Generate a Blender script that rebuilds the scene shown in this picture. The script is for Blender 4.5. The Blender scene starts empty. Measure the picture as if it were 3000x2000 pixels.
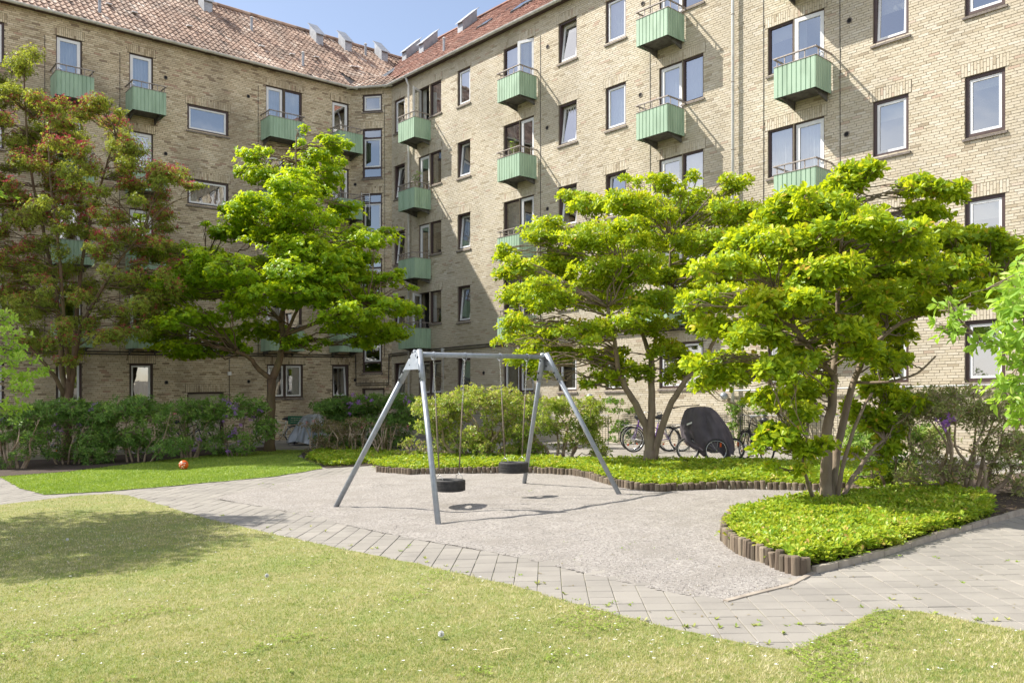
import bpy, bmesh, math, random
import numpy as np
from mathutils import Matrix, Vector
random.seed(7); RNG = np.random.default_rng(11)
S = bpy.context.scene; COL = S.collection
# ---------------------------------------------------------------- camera
F = 2450.0; EYE = 1.67; T = 0.0235          # focal length in photo pixels, eye height, cross-fall of the site (2.35 %)
cam_d = bpy.data.cameras.new('camera'); cam = bpy.data.objects.new('camera', cam_d); COL.objects.link(cam)
cam_d.sensor_width = 36; cam_d.lens = F/3000*36; cam_d.shift_y = 154/3000; cam_d.clip_end = 900; cam_d.clip_start = .05
cam.location = (0, 0, EYE); cam.rotation_euler = (math.pi/2, 0, 0); S.camera = cam
# ---------------------------------------------------------------- light
SUN = Vector((-1.157, .286, 1.27)).normalized()
el = math.asin(SUN.z); az = math.atan2(SUN.x, SUN.y)
w = bpy.data.worlds.new('World'); S.world = w; w.use_nodes = True
wn = w.node_tree; bg = wn.nodes['Background']; sky = wn.nodes.new('ShaderNodeTexSky'); sky.sky_type = 'NISHITA'
sky.sun_disc = False; sky.sun_elevation = el; sky.sun_rotation = az; sky.air_density = 1.0; sky.dust_density = .6; sky.ozone_density = 1.3
tc = wn.nodes.new('ShaderNodeTexCoord'); mp_ = wn.nodes.new('ShaderNodeMapping'); mp_.inputs['Location'].default_value = (6, 0, 5); mp_.inputs['Scale'].default_value = (1, 1, 2.2)
cn = wn.nodes.new('ShaderNodeTexNoise'); cn.inputs['Scale'].default_value = 1.7; cn.inputs['Detail'].default_value = 7; cr = wn.nodes.new('ShaderNodeMapRange'); cr.interpolation_type = 'SMOOTHSTEP'
cr.inputs[1].default_value = .46; cr.inputs[2].default_value = .66; cr.inputs[3].default_value = .04; cr.inputs[4].default_value = 1.0       # thin white clouds over a blue sky
wb = wn.nodes.new('ShaderNodeMix'); wb.data_type = 'RGBA'; wb.blend_type = 'MULTIPLY'; wb.inputs[0].default_value = 1; wb.inputs[7].default_value = (1.0, .905, .87, 1)
cm = wn.nodes.new('ShaderNodeMix'); cm.data_type = 'RGBA'; cm.inputs[7].default_value = (9.0, 8.9, 8.9, 1)
L_ = wn.links.new; L_(tc.outputs['Generated'], mp_.inputs[0]); L_(mp_.outputs[0], cn.inputs[0]); L_(cn.outputs[0], cr.inputs[0]); L_(sky.outputs[0], wb.inputs[6]); L_(wb.outputs[2], cm.inputs[6]); L_(cr.outputs[0], cm.inputs[0]); L_(cm.outputs[2], bg.inputs[0])
bg.inputs[1].default_value = .123
sl = bpy.data.lights.new('sun', 'SUN'); sl.energy = 4.9; sl.angle = math.radians(.55); sl.color = (1, .945, .85)
so = bpy.data.objects.new('sun', sl); COL.objects.link(so); so.location = (-20, 5, 30)
so.rotation_euler = SUN.to_track_quat('Z', 'Y').to_euler()
S.view_settings.view_transform = 'Standard'; S.view_settings.look = 'None'; S.view_settings.gamma = 1
S.view_settings.exposure = .84; S.view_settings.use_curve_mapping = False
S.cycles.use_denoising = True; S.cycles.max_bounces = 8; S.cycles.transparent_max_bounces = 12
# ---------------------------------------------------------------- geometry helpers
def at(px, py, h=0.0):
    "ground point (h above the ground) seen at a photo pixel"
    Y = (EYE-h)/((py-1154)/F+T*(px-1500)/F); X = (px-1500)/F*Y
    return np.array([X, Y, T*X+h])
def pt(px, py, Y):
    "point at distance Y seen at a photo pixel"
    return np.array([(px-1500)/F*Y, Y, EYE-(py-1154)/F*Y])
def G(x, y, h=0.0): return np.array([x, y, T*x+h])
def smooth_noise(x, y, s=0):
    x = np.asarray(x, float); y = np.asarray(y, float); r = np.zeros_like(x); rg = np.random.default_rng(100+s)
    for i in range(9):
        a, b, p = rg.normal(size=3); k = 1+i*.35
        r += np.sin(x*a*k+y*b*k+p*9)/(1+i*.35)
    return r/4
def inpoly(P, poly):
    P = np.asarray(P, float); poly = np.asarray(poly, float); x, y = P[:, 0], P[:, 1]; c = np.zeros(len(P), bool)
    j = len(poly)-1
    for i in range(len(poly)):
        xi, yi = poly[i][:2]; xj, yj = poly[j][:2]
        m = ((yi > y) != (yj > y)) & (x < (xj-xi)*(y-yi)/((yj-yi) or 1e-9)+xi)
        c ^= m; j = i
    return c
WL = {}                                      # world location of every root / part
def wloc(o):
    v = Vector((0, 0, 0))
    while o is not None: v = v+o.location; o = o.parent
    return np.array(v)
class MB:
    "collects vertices, faces and a per-vertex tint"
    def __init__(s): s.V = []; s.Fa = []; s.n = 0; s.T = []
    def add(s, V, Fc, tint=.5):
        V = np.asarray(V, float).reshape(-1, 3); Fc = [np.asarray(f)+s.n for f in Fc]
        s.V.append(V); s.Fa += Fc; s.n += len(V)
        s.T.append(np.full(len(V), tint) if np.isscalar(tint) else np.asarray(tint, float)); return s
    def grid(s, V, Fa, tint):
        "V (N,k,3) copies of one template with face array Fa (m,c); tint (N,)"
        N, k, _ = V.shape; Fa = np.asarray(Fa)
        idx = (np.arange(N)[:, None, None]*k+Fa[None]+s.n).reshape(-1, Fa.shape[1])
        s.V.append(V.reshape(-1, 3)); s.Fa.append(idx); s.n += N*k
        s.T.append(np.repeat(tint, k)); return s
    def box(s, a, b, tint=.5):
        (x0, y0, z0), (x1, y1, z1) = np.minimum(a, b), np.maximum(a, b)
        V = [(x0,y0,z0),(x1,y0,z0),(x1,y1,z0),(x0,y1,z0),(x0,y0,z1),(x1,y0,z1),(x1,y1,z1),(x0,y1,z1)]
        return s.add(V, [(3,2,1,0),(4,5,6,7),(0,1,5,4),(1,2,6,5),(2,3,7,6),(3,0,4,7)], tint)
    def fbox(s, fr, u0, u1, d0, d1, v0, v1, tint=.5):
        "box in a wall frame fr(u,d,v)"
        V = [fr(u, d, v) for v in (v0, v1) for (u, d) in ((u0,d0),(u1,d0),(u1,d1),(u0,d1))]
        return s.add(V, [(3,2,1,0),(4,5,6,7),(0,1,5,4),(1,2,6,5),(2,3,7,6),(3,0,4,7)], tint)
    def tube(s, P, R, n=6, tint=.5, cap=True):
        P = np.asarray(P, float); m = len(P); R = np.full(m, R) if np.isscalar(R) else np.asarray(R, float)
        Tn = np.gradient(P, axis=0); Tn /= np.linalg.norm(Tn, axis=1)[:, None]+1e-9
        ref = np.array([0, 0, 1.]) if abs(Tn[0][2]) < .9 else np.array([1., 0, 0]); V = []
        for i in range(m):
            a = np.cross(Tn[i], ref); a /= np.linalg.norm(a)+1e-9; b = np.cross(a, Tn[i]); ref = b if abs(np.dot(b, Tn[i])) < .9 else ref
            ref = b
            for k in range(n):
                t = 2*math.pi*k/n; V.append(P[i]+R[i]*(a*math.cos(t)+b*math.sin(t)))
            ref = b
        Fc = [(i*n+k, i*n+(k+1) % n, (i+1)*n+(k+1) % n, (i+1)*n+k) for i in range(m-1) for k in range(n)]
        if cap: Fc += [tuple(range(n))[::-1], tuple((m-1)*n+k for k in range(n))]
        return s.add(V, Fc, tint)
    def ring(s, c, ax, Rr, r, n=28, k=8, tint=.5, sy=1.0):
        "torus of radius Rr and tube r about axis ax"
        ax = np.asarray(ax, float); ax /= np.linalg.norm(ax); e = np.cross(ax, (0, 0, 1.) if abs(ax[2]) < .9 else (1., 0, 0)); e /= np.linalg.norm(e); g = np.cross(ax, e)
        V = []
        for i in range(n):
            t = 2*math.pi*i/n; q = e*math.cos(t)+g*math.sin(t)
            for j in range(k):
                p = 2*math.pi*j/k; V.append(np.asarray(c)+q*(Rr+r*math.cos(p))+ax*r*sy*math.sin(p))
        Fc = [(i*k+j, ((i+1) % n)*k+j, ((i+1) % n)*k+(j+1) % k, i*k+(j+1) % k) for i in range(n) for j in range(k)]
        return s.add(V, Fc, tint)
    def lathe(s, c, prof, n=16, tint=.5):
        V = [np.asarray(c)+np.array([r*math.cos(2*math.pi*k/n), r*math.sin(2*math.pi*k/n), z]) for (r, z) in prof for k in range(n)]
        m = len(prof)
        return s.add(V, [(i*n+k, i*n+(k+1) % n, (i+1)*n+(k+1) % n, (i+1)*n+k) for i in range(m-1) for k in range(n)], tint)
    def mesh(s, name, mat, off=(0, 0, 0), smooth=False):
        me = bpy.data.meshes.new(name)
        if s.n:
            V = np.concatenate(s.V)-np.asarray(off); fl = []; ln = []
            for f in s.Fa:
                f = np.asarray(f)
                if f.ndim == 2: fl.append(f.ravel()); ln.append(np.full(len(f), f.shape[1]))
                else: fl.append(f); ln.append(np.array([len(f)]))
            fl = np.concatenate(fl).astype(np.int32); ln = np.concatenate(ln).astype(np.int32)
            me.vertices.add(len(V)); me.vertices.foreach_set('co', V.astype(np.float32).ravel())
            me.loops.add(len(fl)); me.loops.foreach_set('vertex_index', fl)
            st = np.concatenate([[0], np.cumsum(ln)[:-1]]).astype(np.int32)
            me.polygons.add(len(ln)); me.polygons.foreach_set('loop_start', st); me.polygons.foreach_set('loop_total', ln)
            me.polygons.foreach_set('use_smooth', np.full(len(ln), smooth))
            me.update(calc_edges=True)
            A = me.attributes.new('tint', 'FLOAT', 'POINT'); A.data.foreach_set('value', np.concatenate(s.T).astype(np.float32))
        if mat is not None: me.materials.append(mat)
        return me
    def build(s, name, mat, parent=None, smooth=False, kind=None):
        off = wloc(parent) if parent is not None else (0, 0, 0)
        o = bpy.data.objects.new(name, s.mesh(name, mat, off, smooth)); COL.objects.link(o); o.parent = parent
        if kind: o['kind'] = kind
        return o
def thing(name, label, cat, loc=(0, 0, 0), group=None):
    o = bpy.data.objects.new(name, None); COL.objects.link(o); o.location = tuple(map(float, loc)); o.empty_display_size = .2
    o['label'] = label; o['category'] = cat
    if group: o['group'] = group
    return o
def tag(o, label, cat, group=None):
    o['label'] = label; o['category'] = cat
    if group: o['group'] = group
    return o
def copytree(o, parent=None):
    c = o.copy(); COL.objects.link(c); c.parent = parent
    for ch in o.children: copytree(ch, c)
    return c
# ---------------------------------------------------------------- materials
def sl_(nt, a, b): nt.links.new(a, b)
def M(name, c1=None, c2=None, scale=6.0, rough=.7, bump=0.0, bscale=60.0, metal=0.0, ramp=None, transl=0.0, spec=.5, dirt=None, dscale=.8, damt=.5, tcol=None, coat=0, stretch=None, dlo=.45, dhi=.7):
    m = bpy.data.materials.new(name); m.use_nodes = True; nt = m.node_tree; b = nt.nodes['Principled BSDF']; out = nt.nodes['Material Output']
    geo = nt.nodes.new('ShaderNodeNewGeometry')
    def noise(sc, det=4):
        n = nt.nodes.new('ShaderNodeTexNoise'); n.inputs['Scale'].default_value = sc; n.inputs['Detail'].default_value = det
        if stretch:
            mp = nt.nodes.new('ShaderNodeMapping'); mp.inputs['Scale'].default_value = stretch; sl_(nt, geo.outputs['Position'], mp.inputs[0]); sl_(nt, mp.outputs[0], n.inputs[0])
        else: sl_(nt, geo.outputs['Position'], n.inputs[0])
        return n.outputs['Fac']
    def mix(fac, a, c, mode='MIX'):
        x = nt.nodes.new('ShaderNodeMix'); x.data_type = 'RGBA'; x.blend_type = mode
        if hasattr(fac, 'links') or hasattr(fac, 'node'): sl_(nt, fac, x.inputs[0])
        else: x.inputs[0].default_value = fac
        for v, i in ((a, 6), (c, 7)):
            if hasattr(v, 'node'): sl_(nt, v, x.inputs[i])
            else: x.inputs[i].default_value = (*v, 1)
        return x.outputs[2]
    if ramp:
        at_ = nt.nodes.new('ShaderNodeAttribute'); at_.attribute_name = 'tint'; r = nt.nodes.new('ShaderNodeValToRGB'); e = r.color_ramp.elements
        while len(e) > 1: e.remove(e[-1])
        for i, (p, c) in enumerate(ramp):
            q = e[0] if i == 0 else e.new(p); q.position = p; q.color = (*c, 1)
        sl_(nt, at_.outputs['Fac'], r.inputs[0]); col = r.outputs[0]
    else: col = c1
    if c2 is not None: 
        rr = nt.nodes.new('ShaderNodeMapRange'); rr.inputs[1].default_value = .35; rr.inputs[2].default_value = .65; sl_(nt, noise(scale), rr.inputs[0])
        col = mix(rr.outputs[0], col, c2)
    if dirt is not None:
        rr = nt.nodes.new('ShaderNodeMapRange'); rr.inputs[1].default_value = dlo; rr.inputs[2].default_value = dhi; rr.inputs[4].default_value = damt; sl_(nt, noise(dscale, 8), rr.inputs[0])
        col = mix(rr.outputs[0], col, dirt)
    if hasattr(col, 'node'): sl_(nt, col, b.inputs['Base Color'])
    else: b.inputs['Base Color'].default_value = (*col, 1)
    b.inputs['Roughness'].default_value = rough; b.inputs['Metallic'].default_value = metal; b.inputs['Specular IOR Level'].default_value = spec
    if coat: b.inputs['Coat Weight'].default_value = coat
    if bump:
        bp = nt.nodes.new('ShaderNodeBump'); bp.inputs['Strength'].default_value = bump; bp.inputs['Distance'].default_value = .02
        sl_(nt, noise(bscale, 5), bp.inputs['Height']); sl_(nt, bp.outputs[0], b.inputs['Normal'])
    if transl:
        t = nt.nodes.new('ShaderNodeBsdfTranslucent'); x = nt.nodes.new('ShaderNodeMixShader'); x.inputs[0].default_value = transl
        c = mix(.75, col, tcol or (.45, .6, .03)) 
        sl_(nt, c, t.inputs[0]); sl_(nt, b.outputs[0], x.inputs[1]); sl_(nt, t.outputs[0], x.inputs[2]); sl_(nt, x.outputs[0], out.inputs[0])
    return m
mt = {}
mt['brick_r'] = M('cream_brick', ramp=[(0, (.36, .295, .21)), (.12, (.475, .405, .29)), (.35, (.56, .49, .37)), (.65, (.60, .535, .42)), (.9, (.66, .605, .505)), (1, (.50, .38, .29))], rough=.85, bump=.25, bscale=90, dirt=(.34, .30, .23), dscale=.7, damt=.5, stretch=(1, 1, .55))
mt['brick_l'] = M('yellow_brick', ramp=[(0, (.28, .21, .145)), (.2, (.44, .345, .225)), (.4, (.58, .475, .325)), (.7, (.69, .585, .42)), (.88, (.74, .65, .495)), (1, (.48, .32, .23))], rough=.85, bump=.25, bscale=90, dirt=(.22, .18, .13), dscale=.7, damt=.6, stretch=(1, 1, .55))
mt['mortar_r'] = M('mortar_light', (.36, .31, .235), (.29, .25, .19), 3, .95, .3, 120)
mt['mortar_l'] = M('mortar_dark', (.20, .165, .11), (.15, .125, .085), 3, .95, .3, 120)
mt['brown'] = M('brown_painted_wood', (.075, .043, .04), (.055, .032, .03), 9, .5, .05, 80)
mt['white'] = M('white_painted_frame', (.80, .80, .80), (.74, .74, .75), 5, .4)
mt['sill'] = M('slate_sill', (.13, .11, .10), (.24, .20, .17), 14, .8, .3, 60)
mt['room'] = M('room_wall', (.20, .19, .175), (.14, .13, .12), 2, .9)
mt['curtain'] = M('curtain_cloth', (.78, .77, .74), (.66, .65, .62), 3, .9, transl=.3, tcol=(.8, .8, .75))
mt['blind'] = M('blind_cloth', (.50, .46, .38), (.44, .40, .33), 3, .9)
mt['green'] = M('green_steel_sheet', (.36, .50, .36), (.33, .47, .34), 2.2, .55, dirt=(.20, .30, .20), dscale=4, damt=.6, stretch=(1, 1, .25))
mt['steel'] = M('weathered_rail', (.40, .36, .33), (.24, .20, .18), 18, .55, .1, 60, metal=.3)
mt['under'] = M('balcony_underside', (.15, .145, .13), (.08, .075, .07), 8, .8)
mt['zinc'] = M('zinc_sheet', (.68, .67, .65), (.58, .58, .57), 6, .5, metal=.0, dirt=(.42, .41, .38), dscale=3)
mt['ventzinc'] = M('old_zinc_sheet', (.38, .40, .43), (.30, .32, .35), 5, .5, metal=.25, dirt=(.22, .23, .25), dscale=3)
mt['galv'] = M('galvanised_tube', (.31, .34, .38), (.25, .28, .32), 16, .42, .04, 90, metal=.35, dirt=(.30, .31, .32), dscale=9, damt=.5)
mt['tile_l'] = M('old_pantile', ramp=[(0, (.11, .08, .065)), (.2, (.27, .175, .13)), (.5, (.42, .285, .21)), (.8, (.55, .42, .33)), (1, (.66, .56, .47))], rough=.85, bump=.2, bscale=60, dirt=(.19, .145, .115), dscale=.9, damt=.7)
mt['tile_r'] = M('red_pantile', ramp=[(0, (.08, .045, .04)), (.3, (.21, .09, .062)), (.7, (.31, .145, .10)), (1, (.42, .25, .19))], rough=.8, bump=.2, bscale=60, dirt=(.16, .10, .08), dscale=.9, damt=.5)
mt['roofbase'] = M('roof_underlay', (.06, .05, .045))
mt['lead'] = M('lead_flashing', (.16, .17, .18), (.11, .12, .13), 5, .5, metal=.3)
mt['black'] = M('black_metal', (.02, .02, .022), rough=.4)
mt['rubber'] = M('rubber', (.028, .027, .027), (.045, .043, .042), 20, .72, .15, 200)
mt['dark'] = M('painted_hole_shade', (.01, .01, .01), rough=.9)  # colour standing for the shade inside the wall vents
mt['chrome'] = M('bright_steel', (.6, .6, .6), rough=.25, metal=.9)
mt['rope'] = M('worn_rope_sleeve', (.22, .18, .135), (.14, .11, .08), 40, .9, .3, 150)
mt['bark'] = M('smooth_grey_bark', (.25, .19, .135), (.17, .125, .09), 9, .85, .6, 25, stretch=(1, 1, .4), dirt=(.30, .26, .18), dscale=5, damt=.4)
mt['bark2'] = M('brown_bark', (.17, .105, .065), (.10, .065, .04), 9, .9, .8, 18, stretch=(1, 1, .3), dirt=(.16, .17, .06), dscale=4, damt=.4)
mt['twig'] = M('dry_twig', (.40, .31, .22), (.27, .20, .14), 14, .9)
mt['log'] = M('weathered_log', ramp=[(0, (.075, .055, .038)), (.5, (.165, .125, .088)), (1, (.26, .21, .15))], rough=.9, bump=.5, bscale=40, dirt=(.10, .09, .06), dscale=7, damt=.55, stretch=(1, 1, .15))
mt['kerb'] = M('concrete_kerb', (.38, .33, .27), (.26, .22, .18), 8, .9, .3, 60)
mt['slab'] = M('concrete_slab', ramp=[(0, (.22, .203, .18)), (.5, (.27, .25, .22)), (1, (.32, .295, .26))], rough=.9, bump=.25, bscale=120, dirt=(.20, .185, .165), dscale=1.6, damt=.75)
mt['soil'] = M('dark_soil', (.07, .045, .03), (.04, .028, .02), 8, .95, .8, 30)
mt['earth'] = M('ground_earth', (.14, .12, .09), (.10, .09, .07), 2, .95, .3, 20)
mt['pave'] = M('grey_paving', (.36, .335, .30), (.29, .27, .245), 1.5, .9, .2, 60)
mt['joint'] = M('joint_sand', (.22, .20, .155), (.18, .18, .10), 3, .95, .3, 80)
def gravel_mat():
    m = M('fine_gravel', (.43, .395, .36), (.24, .22, .20), 30, .95, 1.0, 100, dirt=(.27, .245, .215), dscale=1.7, damt=.7); return m
mt['gravel'] = gravel_mat()
mt['pebble'] = M('pebbles', ramp=[(0, (.10, .09, .085)), (.5, (.30, .28, .255)), (1, (.58, .55, .51))], rough=.9)
mt['turf'] = M('turf_near', (.19, .20, .06), (.27, .25, .10), 6, .95, .6, 70, dirt=(.17, .22, .05), dscale=1.6, damt=.7)
mt['turf2'] = M('turf_far', (.16, .25, .03), (.22, .29, .045), 3, .95, .5, 60)
mt['blade'] = M('grass_blades', ramp=[(0, (.10, .19, .025)), (.3, (.20, .30, .05)), (.55, (.37, .385, .10)), (.8, (.60, .53, .26)), (1, (.76, .68, .46))], rough=.6, transl=.3, tcol=(.4, .45, .08))
mt['blade2'] = M('grass_blades_green', ramp=[(0, (.12, .21, .02)), (.5, (.24, .34, .035)), (1, (.42, .48, .09))], rough=.6, transl=.3, tcol=(.35, .5, .03))
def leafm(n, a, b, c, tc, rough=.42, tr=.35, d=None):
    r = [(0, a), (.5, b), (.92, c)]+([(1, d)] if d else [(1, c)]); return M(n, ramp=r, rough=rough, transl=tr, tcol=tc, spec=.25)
mt['leaf_maple'] = leafm('maple_leaves', (.055, .14, .010), (.20, .37, .016), (.54, .66, .03), (.86, .98, .02), tr=.42)
mt['leaf_mag'] = leafm('broad_leaves', (.055, .12, .010), (.20, .33, .016), (.56, .63, .04), (.88, .96, .02), rough=.42, tr=.40, d=(.60, .34, .07))
mt['leaf_haw'] = leafm('small_leaves', (.09, .15, .025), (.20, .27, .04), (.40, .45, .08), (.62, .68, .06), d=(.36, .14, .05), tr=.4)
mt['leaf_rho'] = leafm('dark_glossy_leaves', (.065, .14, .03), (.15, .27, .055), (.32, .43, .09), (.35, .55, .05), rough=.33, tr=.25)
mt['leaf_bush'] = leafm('yellowish_leaves', (.10, .19, .03), (.25, .36, .05), (.52, .56, .12), (.62, .72, .06), rough=.36, tr=.33, d=(.56, .40, .20))
mt['leaf_olive'] = leafm('olive_leaves', (.10, .14, .035), (.26, .31, .09), (.52, .50, .22), (.45, .55, .1), tr=.25, d=(.40, .25, .13))
mt['leaf_dry'] = leafm('dull_dry_leaves', (.10, .085, .035), (.17, .15, .055), (.26, .20, .09), (.3, .25, .08), tr=.2, d=(.34, .17, .09))
mt['leaf_cover'] = leafm('ground_cover_leaves', (.07, .16, .012), (.20, .335, .02), (.52, .57, .09), (.75, .85, .05), rough=.38, tr=.35, d=(.50, .32, .10))
mt['leaf_apple'] = leafm('pale_leaves', (.13, .26, .03), (.25, .42, .055), (.48, .60, .15), (.6, .85, .06), rough=.45, tr=.4)
mt['leaf_climb'] = leafm('climber_leaves', (.05, .11, .02), (.10, .20, .03), (.22, .32, .05), (.4, .6, .05), tr=.3)
mt['fl_purple'] = M('purple_petals', (.42, .20, .62), (.30, .12, .46), 60, .6, transl=.3, tcol=(.6, .3, .8))
mt['fl_pink'] = M('pink_petals', (.70, .25, .30), (.55, .16, .20), 60, .6, transl=.3, tcol=(.8, .3, .4))
mt['fl_red'] = M('crimson_blossom', ramp=[(0, (.22, .02, .03)), (.6, (.46, .04, .08)), (1, (.60, .13, .16))], rough=.6, transl=.25, tcol=(.7, .08, .12))
mt['fl_white'] = M('white_petals', (.8, .8, .78), rough=.6)
mt['tarp'] = M('silver_tarpaulin', (.38, .40, .43), (.31, .33, .36), 3, .35, .15, 25, metal=.35)
mt['cover'] = M('dark_fabric_cover', (.075, .064, .078), (.11, .095, .112), 4, .7, .35, 14)
mt['crate'] = M('green_plastic', (.01, .13, .06), rough=.45)
mt['cable'] = M('dark_conduit', (.045, .042, .04), rough=.6)
mt['lampglass'] = M('frosted_lamp_glass', (.55, .56, .56), rough=.25)
mt['orange'] = M('orange_ball_skin', (.72, .12, .015), (.60, .09, .012), 9, .35)
mt['door'] = M('painted_door', (.52, .47, .36), (.47, .42, .32), 3, .6)
def glass():
    m = bpy.data.materials.new('window_glass'); m.use_nodes = True; nt = m.node_tree; nt.nodes.clear(); N = nt.nodes.new
    out = N('ShaderNodeOutputMaterial'); tr = N('ShaderNodeBsdfTransparent'); gl = N('ShaderNodeBsdfGlossy'); mx = N('ShaderNodeMixShader'); fr = N('ShaderNodeFresnel'); mr = N('ShaderNodeMapRange')
    gb = N('ShaderNodeNewGeometry'); ii = N('ShaderNodeMapRange'); ii.inputs[3].default_value = 1.65; ii.inputs[4].default_value = 1/1.65
    nt.links.new(gb.outputs['Backfacing'], ii.inputs[0]); nt.links.new(ii.outputs[0], fr.inputs[0]); gl.inputs['Roughness'].default_value = .015; tr.inputs[0].default_value = (.74, .79, .80, 1)
    mr.inputs[1].default_value = 0; mr.inputs[2].default_value = .5; mr.inputs[3].default_value = .38; mr.inputs[4].default_value = 1.0
    gn = N('ShaderNodeNewGeometry'); no = N('ShaderNodeTexNoise'); no.inputs['Scale'].default_value = 1.3; bp = N('ShaderNodeBump'); bp.inputs['Strength'].default_value = .05; bp.inputs['Distance'].default_value = .05
    nt.links.new(gn.outputs[0], no.inputs[0]); nt.links.new(no.outputs[0], bp.inputs['Height']); nt.links.new(bp.outputs[0], gl.inputs['Normal'])
    nt.links.new(fr.outputs[0], mr.inputs[0]); nt.links.new(mr.outputs[0], mx.inputs[0]); nt.links.new(tr.outputs[0], mx.inputs[1]); nt.links.new(gl.outputs[0], mx.inputs[2]); nt.links.new(mx.outputs[0], out.inputs[0]); return m
mt['glass'] = glass()
# ================================================================ BUILDINGS
class Wing:
    def __init__(s, px0, Y0, dirxy, n=None):
        s.O = np.array([(px0-1500)/F*Y0, Y0]); d = np.array(dirxy, float); d /= np.linalg.norm(d); s.d = d; s.n = np.array([-d[1], d[0]])
        if s.n[1] > 0: s.n = -s.n
        if n is not None: s.n = np.array(n)
    def __call__(s, u, d, v):
        x, y = s.O+s.d*u+s.n*d; return np.array([x, y, T*x+v])
    def many(s, u, d, v):
        x = s.O[0]+s.d[0]*u+s.n[0]*d; y = s.O[1]+s.d[1]*u+s.n[1]*d; return np.stack([x, y, T*x+v], -1)
    def u(s, px, d=0.0):
        k = (px-1500)/F; O = s.O+s.n*d; return (k*O[1]-O[0])/(s.d[0]-k*s.d[1])
    def v(s, px, py, d=0.0):
        u = s.u(px, d); x, y = s.O+s.d*u+s.n*d; return EYE-(py-1154)/F*y-T*x
WR = Wing(1148, 35.9, (.683, -.7305)); WLf = Wing(1029, 36.1, (-.755, -.656))
WLf.n = np.array([.656, -.755]); 
c0 = WLf.O; c1 = WR.O; WC = Wing(1029, 36.1, c1-c0); CH = float(np.linalg.norm(c1-c0))
HEAD = [3.10+2.8*k for k in range(5)]; EAVE = 14.98; RID = 4.66; RISE = 4.15
LR, LL = 29.0, 19.5
BT = [(0,1,5,4),(1,2,6,5),(2,3,7,6),(3,0,4,7),(4,5,6,7)]
def bricks(wing, L, openings, V0=-.4, V1=EAVE-.02, seed=1):
    rg = np.random.default_rng(seed); R = []      # rows of u0,u1,v0,v1
    sold = []
    snap = lambda z: V0+math.ceil((z-V0)/.0667)*.0667
    for (a, b, v0, v1, so) in openings:
        if so:
            top = snap(v1+.29); sold.append((a-.082, b+.082, v1, top))
            x = a-.08; i = 0
            while x < b+.05:
                cut = .226 if i % 2 else .10
                R.append((x+.005, min(x+.0665, b+.085)-.006, v1+.006, v1+cut)); R.append((x+.005, min(x+.0665, b+.085)-.006, v1+cut+.011, top-.008)); x += .0667; i += 1
    blk = [(a, b, v0, v1) for (a, b, v0, v1, so) in openings]+sold
    nr = int((V1-V0)/.0667)
    for r in range(nr):
        v0 = V0+r*.0667; v1 = v0+.0667; iv = [(0.0, L)]
        for (a, b, x0, x1) in blk:
            if min(x1, v1)-max(x0, v0) > .027:
                iv = [q for (p0, p1) in iv for q in ((p0, min(p1, a)), (max(p0, b), p1)) if q[1]-q[0] > .03]
        off = (.12 if r % 2 else 0)+(.06 if (r//2) % 2 else 0)
        for (p0, p1) in iv:
            x = p0
            k = math.floor((p0-off)/.24); 
            while x < p1-.02:
                nx = min(p1, off+(k+1)*.24)
                if nx-x > .035: R.append((x+.0055, nx-.0055, v0+.0055+rg.normal()*.0006, v1-.0055+rg.normal()*.0006))
                x = nx; k += 1
    R = np.array(R); N = len(R); d = .007+rg.random(N)*.006; j = rg.normal(size=(N, 8))*.0016
    U = np.stack([R[:, 0], R[:, 1], R[:, 1], R[:, 0]], 1); Vv = np.stack([R[:, 2], R[:, 2], R[:, 3], R[:, 3]], 1)
    cu = U+j[:, :4]; cv = Vv+j[:, 4:]
    back = wing.many(U, np.full_like(U, -.001), Vv); front = wing.many(cu*1+(R[:, :1]*0), np.repeat(d[:, None], 4, 1), cv)
    V = np.concatenate([back, front], 1); 
    if np.cross(wing.d, wing.n) > 0: V = V[:, [3, 2, 1, 0, 7, 6, 5, 4]]
    tint = np.clip(.5+.5*smooth_noise(R[:, 0]*.5, R[:, 2]*.7, seed)*.35+rg.normal(size=N)*.165+.03, 0, .97); tint[rg.random(N) < .025] = 1; tint[rg.random(N) < .03] = .06
    for (a, b, v0, v1, so) in openings:          # rain-borne soot on the bricks below sills and beside the frames
        mu, mv = R[:, 0]*.5+R[:, 1]*.5, R[:, 2]; hit = (mu > a-.12) & (mu < b+.12) & (mv < v0) & (mv > v0-.75*rg.uniform(.5, 1.3)) & (rg.random(N) < .7)
        tint = np.where(hit, tint-.30*rg.random(N)*np.clip(1-(v0-mv)/.9, 0, 1), tint)
        side = ((np.abs(mu-a) < .35) | (np.abs(mu-b) < .35)) & (mv > v0-.4) & (mv < v1) & (rg.random(N) < .5); tint = np.where(side, tint-.14*rg.random(N), tint)
    tint = np.clip(tint, 0, 1)
    return V, tint, R
def put_bricks(V, tint, mat, parent, nsingle=300, name='brick'):
    c = V.mean(1); dist = c[:, 1]*1.0; vis = (np.abs(c[:, 0]/c[:, 1]) < .60) & (c[:, 2] > EYE-.3) & (c[:, 2]-EYE < .46*c[:, 1])
    order = np.argsort(dist+np.where(vis, 0, 1e3)); single = order[:nsingle]; rest = order[nsingle:]; off = wloc(parent)
    for i in single:
        m = MB(); m.grid(V[i:i+1], BT, tint[i:i+1]); cc = c[i]; me = m.mesh(name, mat, cc); o = bpy.data.objects.new(name, me); COL.objects.link(o); o.parent = parent; o.location = cc-off
    m = MB(); m.grid(V[rest], BT, tint[rest]); m.build('brickwork' if name == 'brick' else name+'s', mat, parent, kind='stuff')
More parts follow.
